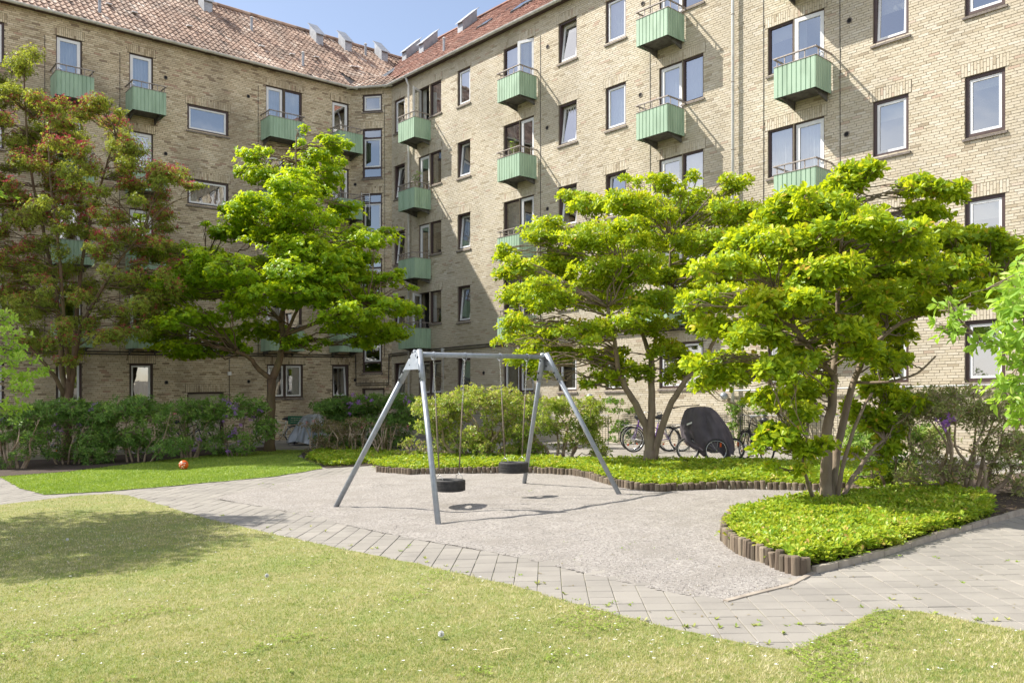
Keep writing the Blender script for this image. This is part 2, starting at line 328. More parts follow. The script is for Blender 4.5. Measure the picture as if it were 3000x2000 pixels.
def backing(wing, L, openings, mat, parent, V0=-.5, V1=EAVE, dep=-.32):
    us = sorted({0.0, L, *[o[0] for o in openings], *[o[1] for o in openings]}); vs = sorted({V0, V1, *[o[2] for o in openings], *[o[3] for o in openings]})
    us = [u for u in us if 0 <= u <= L]; m = MB()
    for i in range(len(us)-1):
        for j in range(len(vs)-1):
            cu, cv = (us[i]+us[i+1])/2, (vs[j]+vs[j+1])/2
            if any(a < cu < b and c < cv < d for (a, b, c, d, _) in openings): continue
            m.add([wing(us[i], 0, vs[j]), wing(us[i+1], 0, vs[j]), wing(us[i+1], 0, vs[j+1]), wing(us[i], 0, vs[j+1])], [(0,1,2,3)])
    m.build('wall', mat, parent)
    m = MB()                                     # reveals
    for (a, b, c, d, _) in openings:
        q = [(a, c), (b, c), (b, d), (a, d)]
        for k in range(4):
            (x0, y0), (x1, y1) = q[k], q[(k+1) % 4]
            m.add([wing(x0, .006, y0), wing(x1, .006, y1), wing(x1, dep, y1), wing(x0, dep, y0)], [(0,1,2,3)])
    m.build('window_reveals', mat, parent, kind='stuff')
def rectframe(m, wing, u0, u1, v0, v1, wd, d0, d1, tilt=0):
    def P(u, d, v): return wing(u, d-tilt*(v-v0)/(v1-v0), v)
    m.fbox(P, u0, u0+wd, d0, d1, v0, v1); m.fbox(P, u1-wd, u1, d0, d1, v0, v1); m.fbox(P, u0+wd, u1-wd, d0, d1, v0, v0+wd); m.fbox(P, u0+wd, u1-wd, d0, d1, v1-wd, v1)
    return P
def curtain(m, wing, u0, u1, v0, v1, d, amp=.03):
    n = 26; us = np.linspace(u0, u1, n); V = [wing(u, d+amp*math.sin(i*1.9+random.random()), v) for v in (v0, v1) for i, u in enumerate(us)]
    m.add(V, [(i, i+1, n+i+1, n+i) for i in range(n-1)])
def window(b, wing, u0, u1, v0, v1, white=True, tilt=0, cur=None, bars=None, door=False, sill=True, brown=.06, room=True, deep=.055, open_=0):
    nm = 'balcony_door' if door else 'window'
    m = MB(); rectframe(m, wing, u0, u1, v0, v1, brown, -.16, -deep+.015)
    for bv in (bars or []): m.fbox(wing, u0+brown, u1-brown, -.15, -deep+.01, bv-.035, bv+.035)
    w_ = m.build(nm, mt['brown'], b)
    a, c, e, g = u0+brown+.004, u1-brown-.004, v0+brown+.004, v1-brown-.004
    pans = []; 
    if bars:
        lv = sorted([e]+[x for bv in bars for x in (bv-.037, bv+.037)]+[g]); cells = [(lv[i], lv[i+1]) for i in range(0, len(lv), 2)]
        for i, (p, q) in enumerate(cells):
            if q-p > .7:
                m = MB(); rectframe(m, wing, a, c, p, q, .055, -.14, -deep-.005); m.build('sash', mt['white'], w_); pans.append((a+.05, c-.05, p+.05, q-.05, 0))
            else: pans.append((a, c, p, q, 0))
    elif white:
        sw = .10 if door else .058; m = MB(); 
        if open_:
            # leaf swung outwards about its left or right edge
            ang = abs(open_); hu = a if open_ > 0 else c; sg = 1 if open_ > 0 else -1; wd = c-a
            def PO(u, d, v): s_ = abs(u-hu); return wing(hu+sg*s_*math.cos(ang), -deep+s_*math.sin(ang)+(d+deep), v)
            class W2:
                def __call__(s, u, d, v): return PO(u, d, v)
            wg = W2()
        else: wg = wing
        P = rectframe(m, wg, a, c, e, g, sw, -.115, -deep-.004, tilt)
        if door: m.fbox(wg, a+sw, c-sw, -.10, -deep-.01, e+sw, e+.42)
        m.build('sash', mt['white'], w_)
        if door:
            m = MB(); hx = c-.06 if not open_ else (c-.06); m.fbox(wg, hx, hx+.02, -deep-.004, -deep+.05, e+1.0, e+1.03); m.fbox(wg, hx-.09, hx+.02, -deep+.03, -deep+.05, e+1.0, e+1.03); m.build('handle', mt['chrome'], w_)
        pv = e+.42 if door else e+sw
        m = MB(); m.add([P(a+sw-.003, -.088, pv), P(c-sw+.003, -.088, pv), P(c-sw+.003, -.088, g-sw+.003), P(a+sw-.003, -.088, g-sw+.003)], [(0,1,2,3)]); m.build('pane', mt['glass'], w_)
    else: pans.append((a, c, e, g, 0))
    if pans:
        m = MB()
        for (x0, x1, y0, y1, _) in pans: m.add([wing(x0, -.085, y0), wing(x1, -.085, y0), wing(x1, -.085, y1), wing(x0, -.085, y1)], [(0,1,2,3)])
        m.build('pane', mt['glass'], w_)
    if sill:
        m = MB(); m.fbox(lambda u, d, v: wing(u, d, v-(.03 if d > 0 else 0)), u0-.05, u1+.05, -.05, .05, v0-.055, v0-.002); m.build('sill', mt['sill'], w_)
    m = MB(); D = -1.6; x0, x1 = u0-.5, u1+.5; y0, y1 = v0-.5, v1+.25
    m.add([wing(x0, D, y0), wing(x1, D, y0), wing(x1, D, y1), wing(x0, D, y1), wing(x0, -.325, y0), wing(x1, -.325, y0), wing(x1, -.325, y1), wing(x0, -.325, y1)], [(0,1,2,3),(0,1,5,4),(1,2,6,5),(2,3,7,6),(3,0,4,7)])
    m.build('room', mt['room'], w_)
    if cur:
        m = MB(); k, frac = cur
        if k == 'full': curtain(m, wing, u0, u1, v0-.05, v1, -.24)
        elif k == 'sides': curtain(m, wing, u0, u0+(u1-u0)*.28, v0-.05, v1, -.24); curtain(m, wing, u1-(u1-u0)*.28, u1, v0-.05, v1, -.24)
        elif k == 'right': curtain(m, wing, u0+(u1-u0)*.5, u1, v0-.05, v1, -.24)
        elif k == 'left': curtain(m, wing, u0, u0+(u1-u0)*.5, v0-.05, v1, -.24)
        elif k == 'blind': m.fbox(wing, u0, u1, -.24, -.235, v1-(v1-v0)*frac, v1)
        m.build('curtain', mt['blind'] if k == 'blind' else mt['curtain'], w_)
    return w_
def ribbed(m, P, a, b, v0, v1, d, step=.125):
    "profiled steel sheet between a and b along P(t,off,v)"
    n = max(2, round((b-a)/step)); st = (b-a)/n; prof = []
    for i in range(n):
        x = a+i*st; prof += [(x, 0), (x+st*.80, 0), (x+st*.86, -.016), (x+st*.94, -.016)]
    prof.append((b, 0)); k = len(prof)
    V = [P(x, o, v) for v in (v0, v1) for (x, o) in prof]
    m.add(V, [(i, i+1, k+i+1, k+i) for i in range(k-1)])
def balcony(b, wing, u0, u1, D, vb, k=0):
    vt = vb+.80; m = MB()
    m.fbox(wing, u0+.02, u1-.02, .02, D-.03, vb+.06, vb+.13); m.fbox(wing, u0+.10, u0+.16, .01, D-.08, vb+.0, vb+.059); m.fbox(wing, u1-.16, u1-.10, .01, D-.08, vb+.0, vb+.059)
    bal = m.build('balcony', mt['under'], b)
    m = MB(); ribbed(m, lambda t, o, v: wing(t, D+o, v), u0, u1, vb, vt, D); m.build('front_panel', mt['green'], bal)
    m = MB(); ribbed(m, lambda t, o, v: wing(u0-o, t, v), .03, D-.002, vb, vt, D); m.build('side_panel', mt['green'], bal)
    m = MB(); ribbed(m, lambda t, o, v: wing(u1+o, t, v), .03, D-.002, vb, vt, D); m.build('side_panel', mt['green'], bal)
    m = MB(); m.fbox(wing, u0-.012, u1+.012, D-.03, D+.012, vt+.001, vt+.018); m.fbox(wing, u0-.012, u0+.025, .02, D-.031, vt+.001, vt+.018); m.fbox(wing, u1-.025, u1+.012, .02, D-.031, vt+.001, vt+.018)
    m.build('rim', mt['steel'], bal)
    m = MB(); r = vt+.21; m.fbox(wing, u0-.02, u1+.02, D-.03, D+.02, r, r+.03); m.fbox(wing, u0-.02, u0+.025, -.0, D-.031, r, r+.03); m.fbox(wing, u1-.025, u1+.02, -.0, D-.031, r, r+.03)
    for (x, y) in ((u0+.01, .3), (u1-.01, .3), (u0+.3, D-.01), (u1-.3, D-.01), ((u0+u1)/2, D-.01), (u1-.01, D-.15), (u0+.01, D-.15)):
        m.fbox(wing, x-.011, x+.011, y-.011, y+.011, vt+.018, r)
    m.build('rail', mt['steel'], bal)
    m = MB(); 
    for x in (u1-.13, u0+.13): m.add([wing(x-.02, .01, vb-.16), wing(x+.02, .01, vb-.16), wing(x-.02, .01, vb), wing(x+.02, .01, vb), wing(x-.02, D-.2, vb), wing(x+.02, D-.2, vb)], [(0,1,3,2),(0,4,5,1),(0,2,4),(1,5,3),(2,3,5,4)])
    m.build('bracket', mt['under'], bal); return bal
def tiles(wing, ua, ub, keep, mat, parent, seed, nsingle=300, slope=(RID+.2, RISE), d0=.2, v0=EAVE, pitch=None):
    "pantiles as S-shaped pieces laid up the slope"
    rg = np.random.default_rng(seed); L = math.hypot(*slope); cw, ch = .205, .33; su, sv = slope[0]/L, slope[1]/L
    prof = [(0, .0), (.035, -.014), (.085, -.018), (.13, .0), (.17, .028), (.215, .012)]
    tv = []; k = len(prof)
    for (s_, lift) in ((-.015, .030), (.35, .002)):
        for (x, h) in prof: tv.append((x, s_, h+lift))
    for (x, h) in prof: tv.append((x, -.013, h+.008))
    tv = np.array(tv); Fa = [(i, i+1, k+i+1, k+i) for i in range(k-1)]+[(2*k+i, 2*k+i+1, i+1, i) for i in range(k-1)]
    C = [(i*cw+ua, j*ch) for j in range(int(L/ch)) for i in range(int((ub-ua)/cw)) if keep(i*cw+ua+.1, j*ch+.16)]
    C = np.array(C); N = len(C); jit = rg.normal(size=(N, 3))*np.array([.004, .006, .003])
    x = C[:, 0:1]+tv[None, :, 0]+jit[:, 0:1]; s_ = C[:, 1:2]+tv[None, :, 1]+jit[:, 1:2]; h = tv[None, :, 2]+jit[:, 2:3]+0*x
    d = d0-s_*su+h*sv; v = v0+s_*sv+h*su
    V = wing.many(x, d, v); tint = np.clip(.55+.3*smooth_noise(C[:, 0]*.7, C[:, 1]*1.2, seed)+rg.normal(size=N)*.2, 0, 1)
    c = V.mean(1); vis = (np.abs(c[:, 0]/c[:, 1]) < .6) & (c[:, 2]-EYE < .47*c[:, 1]); order = np.argsort(c[:, 1]+np.where(vis, 0, 1e3))
    nsingle = min(nsingle, N); off = wloc(parent)
    for i in order[:nsingle]:
        m = MB(); m.grid(V[i:i+1], Fa, tint[i:i+1]); o = bpy.data.objects.new('roof_tile', m.mesh('roof_tile', mat, c[i])); COL.objects.link(o); o.parent = parent; o.location = c[i]-off
    if N > nsingle: m = MB(); r = order[nsingle:]; m.grid(V[r], Fa, tint[r]); m.build('roof_tiles', mat, parent, kind='stuff')
BR = thing('apartment_building', 'sunlit cream brick apartment block with red tiled roof, wing right of the courtyard corner', 'apartment building', WR(0, 0, 0))
BL = thing('apartment_building', 'shaded yellow brick apartment block with faded pantiles, wing left of the courtyard corner', 'apartment building', WLf(0, 0, 0))
# ---------------- right wing openings
opR = []; jobs = []
def win(wing, ops, pa, pb, k, h=1.36, so=True, top=None, **kw):
    a, c = sorted((wing.u(pa), wing.u(pb))); t = HEAD[k] if top is None else top
    ops.append((a, c, t-h, t, so)); jobs.append((wing, a, c, t-h, t, kw))
rnd = random.Random(5)
for k in range(5):
    win(WR, opR, 1156, 1186, k, 1.40, tilt=.16 if k in (0, 1, 2, 3) else 0, cur=('left', 0) if k == 0 else None)
    win(WR, opR, 1341, 1378, k, 1.38, tilt=0 if k == 4 else .13, cur=('blind', .55) if k == 4 else [('full', 0), ('sides', 0), ('full', 0), None][k % 4])
    win(WR, opR, 1637, 1690, k, 1.38, tilt=.16 if k in (4, 3, 2) else 0, cur=[('right', 0), None, ('sides', 0), ('full', 0), None][k])
    win(WR, opR, 1775, 1834, k, 1.38, tilt=.10 if k == 2 else 0, cur=[None, None, None, ('full', 0), ('full', 0)][k])
    win(WR, opR, 2558, 2662, k, 1.38, tilt=.08 if k == 3 else 0, cur=[None, None, None, None, ('sides', 0)][k], brown=.075)
    win(WR, opR, 2827, 2945, k, 1.40, cur=[None, ('blind', .35), None, None, None][k], brown=.08)
# columns of door + window with a balcony; (door px range, window px range, balcony px: front start, corner, wall end)
for (da, db, wa, wb, ba, bc, be, leftdoor) in ((1227, 1258, 1260, 1293, 1167, 1214.5, 1264, 1), (1522, 1564, 1476, 1521, 1457, 1524, 1574, 0), (1932, 1998, 2000, 2061, 1864, 1957, 2007, 1), (2326, 2415, 2250, 2324, 2267, 2391, 2437, 0)):
    for k in range(5):
        if k == 0:
            mid = (WR.u(da)+WR.u(db))/2
            win(WR, opR, min(da, wa), (min(db, wb)+max(da, wa))/2, k, 1.36, tilt=.12 if da == 1227 else 0, cur=('full', 0) if da == 2326 else None)
            win(WR, opR, (min(db, wb)+max(da, wa))/2, max(db, wb), k, 1.36, tilt=.12 if da == 1227 else 0, cur=('right', 0) if da == 1932 else None)
        else:
            op = 0
            if da == 1227 and k in (4, 1): op = 1.15
            if da == 2326 and k in (3,): op = -.12
            if da == 1522 and k == 4: op = -.35
            cd = {1522: ('right', 0) if k == 2 else None, 1932: ('full', 0) if k in (3, 4) else None, 2326: ('full', 0) if k == 2 else None, 1227: None}[da]
            win(WR, opR, da, db, k, 2.16, door=True, sill=False, open_=op, brown=.03, cur=cd)
            win(WR, opR, wa, wb, k, 1.30, white=False, cur=('full', 0) if (da, k) in ((1932, 3), (1932, 2), (2326, 2), (1522, 2)) else (('blind', .5) if da == 1227 and k in (1, 4) else None), brown=.05)
            D = .86; u1 = WR.u(be); u0 = WR.u(ba, D)
            balcony(BR, WR, u0, u1, D, HEAD[k]-2.30)
# ---------------- left wing openings
opL = []; n0 = len(jobs)
for (pa, pb) in ((164, 240), (379, 448), (973, 1021)):
    for k in range(5):
        if k: win(WLf, opL, pa, pb, k, 2.16, door=True, sill=False, brown=.035, cur=('full', 0) if (pa, k) in ((164, 4), (379, 4), (164, 3)) else (('sides', 0) if k == 1 else None))
        else: win(WLf, opL, pa, pb, k, 1.40, tilt=.12 if pa == 973 else 0, brown=.075)
for k in range(5):
    if k: win(WLf, opL, 779, 831, k, 2.16, door=True, sill=False, brown=.035, cur=('full', 0) if k == 4 else None); win(WLf, opL, 833, 884, k, 1.34, white=False, cur=('full', 0) if k == 4 else None)
    else: win(WLf, opL, 782, 835, k, 1.36); win(WLf, opL, 835, 887, k, 1.36, cur=('left', 0))
    win(WLf, opL, -62, 12, k, 1.38)
for k in range(5):
    t = HEAD[k]-1.40
    if k: win(WLf, opL, 549, 669, k, .98, top=t, brown=.075)
for (pa, pb, ba, bc, be) in ((0, 0, 147, 166, 276), (0, 0, 367, 386, 487), (0, 0, 763, 791, 892), (0, 0, 964, 994, 1063)):
    for k in range(1, 5):
        D = .86; u1 = WLf.u(ba); u0 = WLf.u(be, D)
        balcony(BL, WLf, u0, u1, D, HEAD[k]-2.30)
# ---------------- chamfer between the wings
opC = []
a, b_ = WC.u(1063), WC.u(1119)
tops = [WC.v(1090, y) for y in (377, 567, 757, 947)]
opC.append((a, b_, WC.v(1090, 327), WC.v(1090, 277), True)); jobs.append((WC, a, b_, WC.v(1090, 327), WC.v(1090, 277), {}))
for t in tops:
    lo = t-2.12; opC.append((a, b_, lo, t, True)); jobs.append((WC, a, b_, lo, t, dict(bars=[t-.40, lo+.44])))
# basement / entrance doors
dL = (WLf.u(655), WLf.u(549), -.45, WLf.v(600, 1148), True); opL.append(dL)
dC = (WC.u(1062), WC.u(1126), -.45, WC.v(1090, 1137), True); opC.append(dC)
for (wg, o_, B_) in ((WLf, dL, BL), (WC, dC, BL)):
    m = MB(); rectframe(m, wg, o_[0], o_[1], o_[2], o_[3], .07, -.25, -.10); d_ = m.build('entrance_door', mt['brown'], B_)
    mid = o_[0]+(o_[1]-o_[0])*.4
    m = MB(); m.fbox(wg, o_[0]+.07, mid-.02, -.22, -.18, o_[2]+.07, o_[3]-.07); m.fbox(wg, mid+.02, o_[1]-.07, -.22, -.18, o_[2]+.07, o_[3]-.07); m.fbox(wg, mid-.02, mid+.02, -.22, -.14, o_[2]+.07, o_[3]-.07); m.build('door_leaf', mt['door'], d_)
for (wg, a, c, v0, v1, kw) in jobs:
    if not kw.get('cur') and not kw.get('bars') and rnd.random() < .6: kw = dict(kw, cur=rnd.choice([('sides', 0), ('blind', .18+rnd.random()*.35), ('sides', 0), ('left', 0)]))
    window(BR if wg is WR else BL, wg, a, c, v0, v1, **kw)
Vr, tr, _ = bricks(WR, LR, opR, seed=3); put_bricks(Vr, tr, mt['brick_r'], BR)
Vl, tl, _ = bricks(WLf, LL, opL, seed=5); Vc, tc, _ = bricks(WC, CH, opC, seed=6)
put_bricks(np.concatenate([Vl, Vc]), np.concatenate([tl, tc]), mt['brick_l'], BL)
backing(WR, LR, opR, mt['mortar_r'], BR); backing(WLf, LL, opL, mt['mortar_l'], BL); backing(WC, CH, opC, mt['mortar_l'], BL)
# rear and end walls so that the blocks are solid bodies
for (wg, L, B_, mm) in ((WR, LR, BR, 'brick_r'), (WLf, LL, BL, 'brick_l')):
    m = MB(); dd = -2*RID
    for q in (((-.5 if 0 else 0, dd), (L, dd)), ((L, dd), (L, -.01))):
        (u0, d0), (u1, d1) = q; m.add([wg(u0, d0, -.5), wg(u1, d1, -.5), wg(u1, d1, EAVE), wg(u0, d0, EAVE)], [(0,1,2,3)])
    m.add([wg(L, dd, EAVE), wg(L, 0, EAVE), wg(L, -RID, EAVE+RISE)], [(0,1,2)]); m.build('rear_wall', mt[mm], B_)
# ---------------- roofs
# corner of the two wing lines: u of the corner measured along each wing (negative, behind the chamfer)
A = np.array([WR.d, -WLf.d]).T; uc = np.linalg.solve(A, WLf.O-WR.O); uR0, uL0 = uc
def keepR(u, s_):
    d = .2-s_*(RID+.2)/math.hypot(RID+.2, RISE); x, y = WR.O+WR.d*u+WR.n*d; e = np.array([x, y])-WLf.O; dl = e@WLf.n
    return dl > d-.02 and (u > 0 or d < -.0 and (np.array([x, y])-WC.O)@WC.n < -.75)
def keepL(u, s_):
    d = .2-s_*(RID+.2)/math.hypot(RID+.2, RISE); x, y = WLf.O+WLf.d*u+WLf.n*d; e = np.array([x, y])-WR.O; dl = e@WR.n
    return dl > d-.02 and (u > 0 or d < -.0 and (np.array([x, y])-WC.O)@WC.n < -.75)
for (wg, keep, mat, B_, L, sd) in ((WR, keepR, 'tile_r', BR, LR, 21), (WLf, keepL, 'tile_l', BL, LL, 22)):
    u_c = uR0 if wg is WR else uL0
    # under-roof sheet on this slope and on the rear slope
    m = MB(); off = .02
    x0 = u_c-RID*1.0 
    m.add([wg(0, .2, EAVE-off), wg(L, .2, EAVE-off), wg(L, -RID, EAVE+RISE-off), wg(x0, -RID, EAVE+RISE-off), wg(u_c, 0.0, EAVE+.17-off)], [(0,1,2,3,4)])
    m.add([wg(x0, -RID, EAVE+RISE-off), wg(L, -RID, EAVE+RISE-off), wg(L, -2*RID-.2, EAVE-off), wg(x0-RID, -2*RID-.2, EAVE-off)], [(0,1,2,3)])
    rf = m.build('roof', mt['roofbase'], B_)
    tiles(wg, x0-.5, L, keep, mt[mat], B_, sd)
    m = MB(); n = int((L-x0)/.38)
    for i in range(n):
        u = x0+i*.38; P = [wg(u, -RID, EAVE+RISE+.03), wg(u+.40, -RID, EAVE+RISE+.05)]; m.tube(P, [.10, .085], 7, tint=random.uniform(.2, .8))
    m.build('ridge_tiles', mt[mat], B_, kind='stuff')
    # gutter in lengths with collars
    gm = MB(); hg = []
    ua, ub = (0, L); P = []
    n = int(L/1.9)
    prof = [(.075*math.cos(t), .075*math.sin(t)) for t in np.linspace(math.pi, 2*math.pi, 8)]+[(.065*math.cos(t), .065*math.sin(t)+.0) for t in np.linspace(2*math.pi, math.pi, 8)]
    V = [wg(u, .30+x, EAVE-.02+y) for u in (ua-.12, ub) for (x, y) in prof]; k = len(prof)
    gm.add(V, [(i, (i+1) % k, k+(i+1) % k, k+i) for i in range(k)]); g_ = gm.build('gutter', mt['zinc'], B_, smooth=False)
    cm = MB()
    for i in range(n):
        u = .7+i*1.9; V = [wg(u+e, .30+x*1.17, EAVE-.02+y*1.17) for e in (0, .05) for (x, y) in prof[:8]]
        cm.add(V, [(i2, i2+1, 8+i2+1, 8+i2) for i2 in range(7)])
    cm.build('gutter_collar', mt['zinc'], g_)
    # cornice board below the gutter
    m = MB(); m.fbox(wg, 0, L, .014, .21, EAVE-.06, EAVE-.022); m.build('eaves_board', mt['brown'], B_)
# chamfer roof piece with its tiles, gutter
apex = WLf(uL0, 0, 0); ap = np.array([apex[0], apex[1]])
m = MB(); bk = WC.n*-1.5; top = (ap+bk*0)
qa, qb = WC(0, .2, EAVE-.01), WC(CH, .2, EAVE-.01); mid = WC(CH/2, -1.75, EAVE+1.15)
m.add([qa, qb, WC(CH+.35, -.9, EAVE+.55), mid, WC(-.35, -.9, EAVE+.55)], [(0,1,2,3,4)]); m.build('corner_roof', mt['roofbase'], BL)
tiles(WC, -.6, CH+.6, lambda u, s_: abs(u-CH/2) < CH/2+.28-max(0, s_-.5)*.42, mt['tile_l'], BL, 24, 0, slope=(1.95, 1.18), v0=EAVE+.02)
m = MB(); prof = [(.075*math.cos(t), .075*math.sin(t)) for t in np.linspace(math.pi, 2*math.pi, 8)]; V = [WC(u, .28+x, EAVE-.02+y) for u in (-.1, CH+.1) for (x, y) in prof]
m.add(V, [(i, i+1, 8+i+1, 8+i) for i in range(7)]); m.build('gutter', mt['zinc'], BL)
# valley flashing
va = np.array(WC(CH/2, -.85, EAVE+.62)); rid = WLf(uL0-RID*1.04, -RID, EAVE+RISE+.05)
m = MB(); e = np.array([.10, 0, 0]); m.add([va-e, va+e, rid+e, rid-e]+[va-e+(0, 0, .03)], [(0,1,2,3)]); m.build('valley_flashing', mt['lead'], BL)
# dormer-like zinc vents near the ridge, pipes, skylights
def roofpt(wg, px, py):
    "point on the roof slope of a wing seen at a pixel"
    best = None
    for s_ in np.linspace(0, 1, 400):
        d = .2-s_*(RID+.2); v = EAVE+s_*RISE
        e = wg.v(px, py, d)-v
        if best is None or abs(e) < best[0]: best = (abs(e), wg.u(px, d), d, v)
    return best[1:]
def roofvent(wg, B_, px, py, wd, ht, dp):
    u, d, v = roofpt(wg, px, py); m = MB(); top = v+ht; rise = dp*.9
    V = [wg(u-wd/2, d, v-.1), wg(u+wd/2, d, v-.1), wg(u+wd/2, d-dp, v-.1), wg(u-wd/2, d-dp, v-.1), wg(u-wd/2, d, top), wg(u+wd/2, d, top), wg(u+wd/2, d-dp, top+rise), wg(u-wd/2, d-dp, top+rise)]
    m.add(V, [(0,1,5,4),(1,2,6,5),(2,3,7,6),(3,0,4,7),(4,5,6,7)]); c = m.build('roof_vent', mt['ventzinc'], B_)
    m = MB(); e = .07; V = []
    for h in (.012, .045):
        V += [wg(u-wd/2-e, d+e*1.3, top-e*1.1+h), wg(u+wd/2+e, d+e*1.3, top-e*1.1+h), wg(u+wd/2+e, d-dp-e, top+rise+e*.9+h), wg(u-wd/2-e, d-dp-e, top+rise+e*.9+h)]
    m.add(V, [(3,2,1,0),(4,5,6,7),(0,1,5,4),(1,2,6,5),(2,3,7,6),(3,0,4,7)]); m.build('cap', mt['ventzinc'], c)
for (px, py) in ((610, 38), (937, 132), (1021, 152), (1127, 181)): roofvent(WLf, BL, px, py, .36, .52, .66)
for (px, py) in ((1184, 180), (1234, 158), (1348, 98)): roofvent(WR, BR, px, py, .36, .50, .85)
def roofpipe(wg, B_, px, py, h=.55):
    u, d, v = roofpt(wg, px, py); m = MB(); m.tube([wg(u, d, v-.1), wg(u, d, v+h)], .055, 10); p = m.build('roof_pipe', mt['ventzinc'], B_)
    m = MB(); m.lathe(wg(u, d, v+h), [(.07, -.02), (.075, .01), (.03, .05)], 10); m.build('pipe_cap', mt['zinc'], p)
for (px, py) in ((292, 38), (737, 90), (888, 193), (1071, 163)): roofpipe(WLf, BL, px, py)
for (px, py) in ((1301, 152), (1273, 130)): roofpipe(WR, BR, px, py)
m = MB()
for (px, py) in ((317, 18), (393, 42), (554, 82), (764, 140), (766, 141), (855, 164), (925, 172), (1031, 199), (1043, 201)):
    u, d, v = roofpt(WLf, px, py); m.fbox(WLf, u-.1, u+.1, d-.13, d+.13, v+.03, v+.06)
m.build('glass_roof_tiles', mt['white'], BL, kind='stuff')
for (px, py, L_) in ((1412, 82, .5), (1512, 35, .8), (1552, 12, .8)):
    u, d, v = roofpt(WR, px, py); m = MB(); su, sv = (RID+.2)/math.hypot(RID+.2, RISE), RISE/math.hypot(RID+.2, RISE)
    V = [WR(u+a, d-s_*su+h*sv, v+s_*sv+h*su) for h in (.02, .10) for (a, s_) in ((-.3, 0), (.3, 0), (.3, L_), (-.3, L_))]
    m.add(V, [(0,1,5,4),(1,2,6,5),(2,3,7,6),(3,0,4,7),(4,5,6,7)]); sk = m.build('skylight', mt['lead'], BR)
    m = MB(); V = [WR(u+a, d-s_*su+.106*sv, v+s_*sv+.106*su) for (a, s_) in ((-.24, .06), (.24, .06), (.24, L_-.06), (-.24, L_-.06))]; m.add(V, [(0,1,2,3)]); m.build('pane', mt['glass'], sk)
# ---------------- downpipes, conduits, wires, vents, lamps on the walls
def wallpipe(wg, B_, pts, r, mat, name, n=8, clip=0):
    m = MB(); m.tube([wg(*p) for p in pts], r, n); p = m.build(name, mt[mat], B_, smooth=True)
    if clip:
        c = MB()
        v = .8
        while v < EAVE-.6: c.add([], []) if 0 else c.ring(wg(pts[0][0], pts[0][1], v), (0, 0, 1), r+.004, .012, 10, 4); v += 1.9
        c.build('bracket', mt['steel'], p)
    return p
u = WR.u(1197, .13); wallpipe(WR, BR, [(u, .13, .1), (u, .13, 13.4), (u, .13, 14.6), (u, .29, EAVE-.06)], .042, 'zinc', 'downpipe', 10, 1)
u = WR.u(2147, .13); wallpipe(WR, BR, [(u, .13, .1), (u, .13, 13.4), (u, .13, 14.6), (u, .29, EAVE-.06)], .042, 'zinc', 'downpipe', 10, 1)
for (wg, B_, px) in ((WLf, BL, 131), (WLf, BL, 351), (WLf, BL, 756), (WC, BL, 1127), (WR, BR, 1584), (WR, BR, 1905), (WR, BR, 2237), (WR, BR, 2461)):
    u = wg.u(px); wallpipe(wg, B_, [(u, .018, 3.4), (u+.01, .018, 8), (u, .018, 14.2)], .009, 'cable', 'wire', 4)
for dv in (0, .09):
    vL = 3.42+dv
    wallpipe(WLf, BL, [(LL, .04, vL), (WLf.u(1042)+.3, .04, vL)], .02, 'cable', 'conduit', 5)
    a, b2 = WC.u(1043), WC.u(1139); wallpipe(WC, BL, [(0.02, .05, vL), (a, .05, vL), (a+.02, .05, 2.2+dv), (b2, .05, 2.2+dv), (b2+.02, .05, vL), (CH, .05, vL)], .02, 'cable', 'conduit', 5)
    wallpipe(WR, BR, [(0.02, .05, vL), (WR.u(1300), .05, vL+.05), (LR, .05, vL+.05)], .02, 'cable', 'conduit', 5)
u0_, u1_ = WR.u(2150), LR; wallpipe(WR, BR, [(WR.u(2130), .12, 1.62), (u0_, .12, 1.62), (u1_, .12, 1.62)], .025, 'zinc', 'wall_pipe', 8)
u = WR.u(1300); wallpipe(WR, BR, [(u, .03, 3.3), (u, .03, 1.2)], .012, 'zinc', 'conduit', 5)
m = MB(); m.fbox(WR, u-.06, u+.06, .012, .09, 3.40, 3.56); m.build('junction_box', mt['white'], BR)
u = WLf.u(671); wallpipe(WLf, BL, [(u, .03, 3.3), (u, .03, 1.2)], .012, 'cable', 'conduit', 5)
m = MB(); m.fbox(WLf, u-.06, u+.06, .012, .09, 2.66, 2.80); m.build('junction_box', mt['white'], BL)
def vent(wg, B_, px, py, r=.065):
    u = wg.u(px); v = wg.v(px, py); c = wg(u, .012, v); nn = np.array([*wg.n, 0]); m = MB(); m.tube([c, c+nn*.008], r, 12); q = m.build('vent_shade_disc', mt['dark'], B_)  # solid near-black disc on the wall, painted as the shade inside a vent
    m = MB(); m.ring(c+nn*.006, nn, r, .012, 14, 5); m.build('vent_ring', mt['sill'], q)
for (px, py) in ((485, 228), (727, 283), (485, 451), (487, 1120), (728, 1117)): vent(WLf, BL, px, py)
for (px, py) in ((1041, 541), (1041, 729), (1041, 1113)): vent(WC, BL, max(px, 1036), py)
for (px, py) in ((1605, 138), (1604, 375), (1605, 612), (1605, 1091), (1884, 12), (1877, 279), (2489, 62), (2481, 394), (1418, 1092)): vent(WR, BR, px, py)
def walllamp(px, py):
    u = WR.u(px); v = WR.v(px, py); nn = np.array([*WR.n, 0]); c = WR(u, .16, v); m = MB(); prof = [(.11*math.sin(t), -.11*math.cos(t)) for t in np.linspace(0.05, math.pi*.55, 8)]
    m.lathe(c, prof, 16); r_ = m.build('wall_lamp', mt['lampglass'], BR, smooth=True)
    m = MB(); prof = [(.118*math.sin(t), -.118*math.cos(t)) for t in np.linspace(math.pi*.5, math.pi-.05, 8)]; m.lathe(c, prof, 16); m.tube([WR(u, .01, v+.02), WR(u, .10, v+.02)], .03, 8); m.build('lamp_hood', mt['galv'], r_, smooth=True)
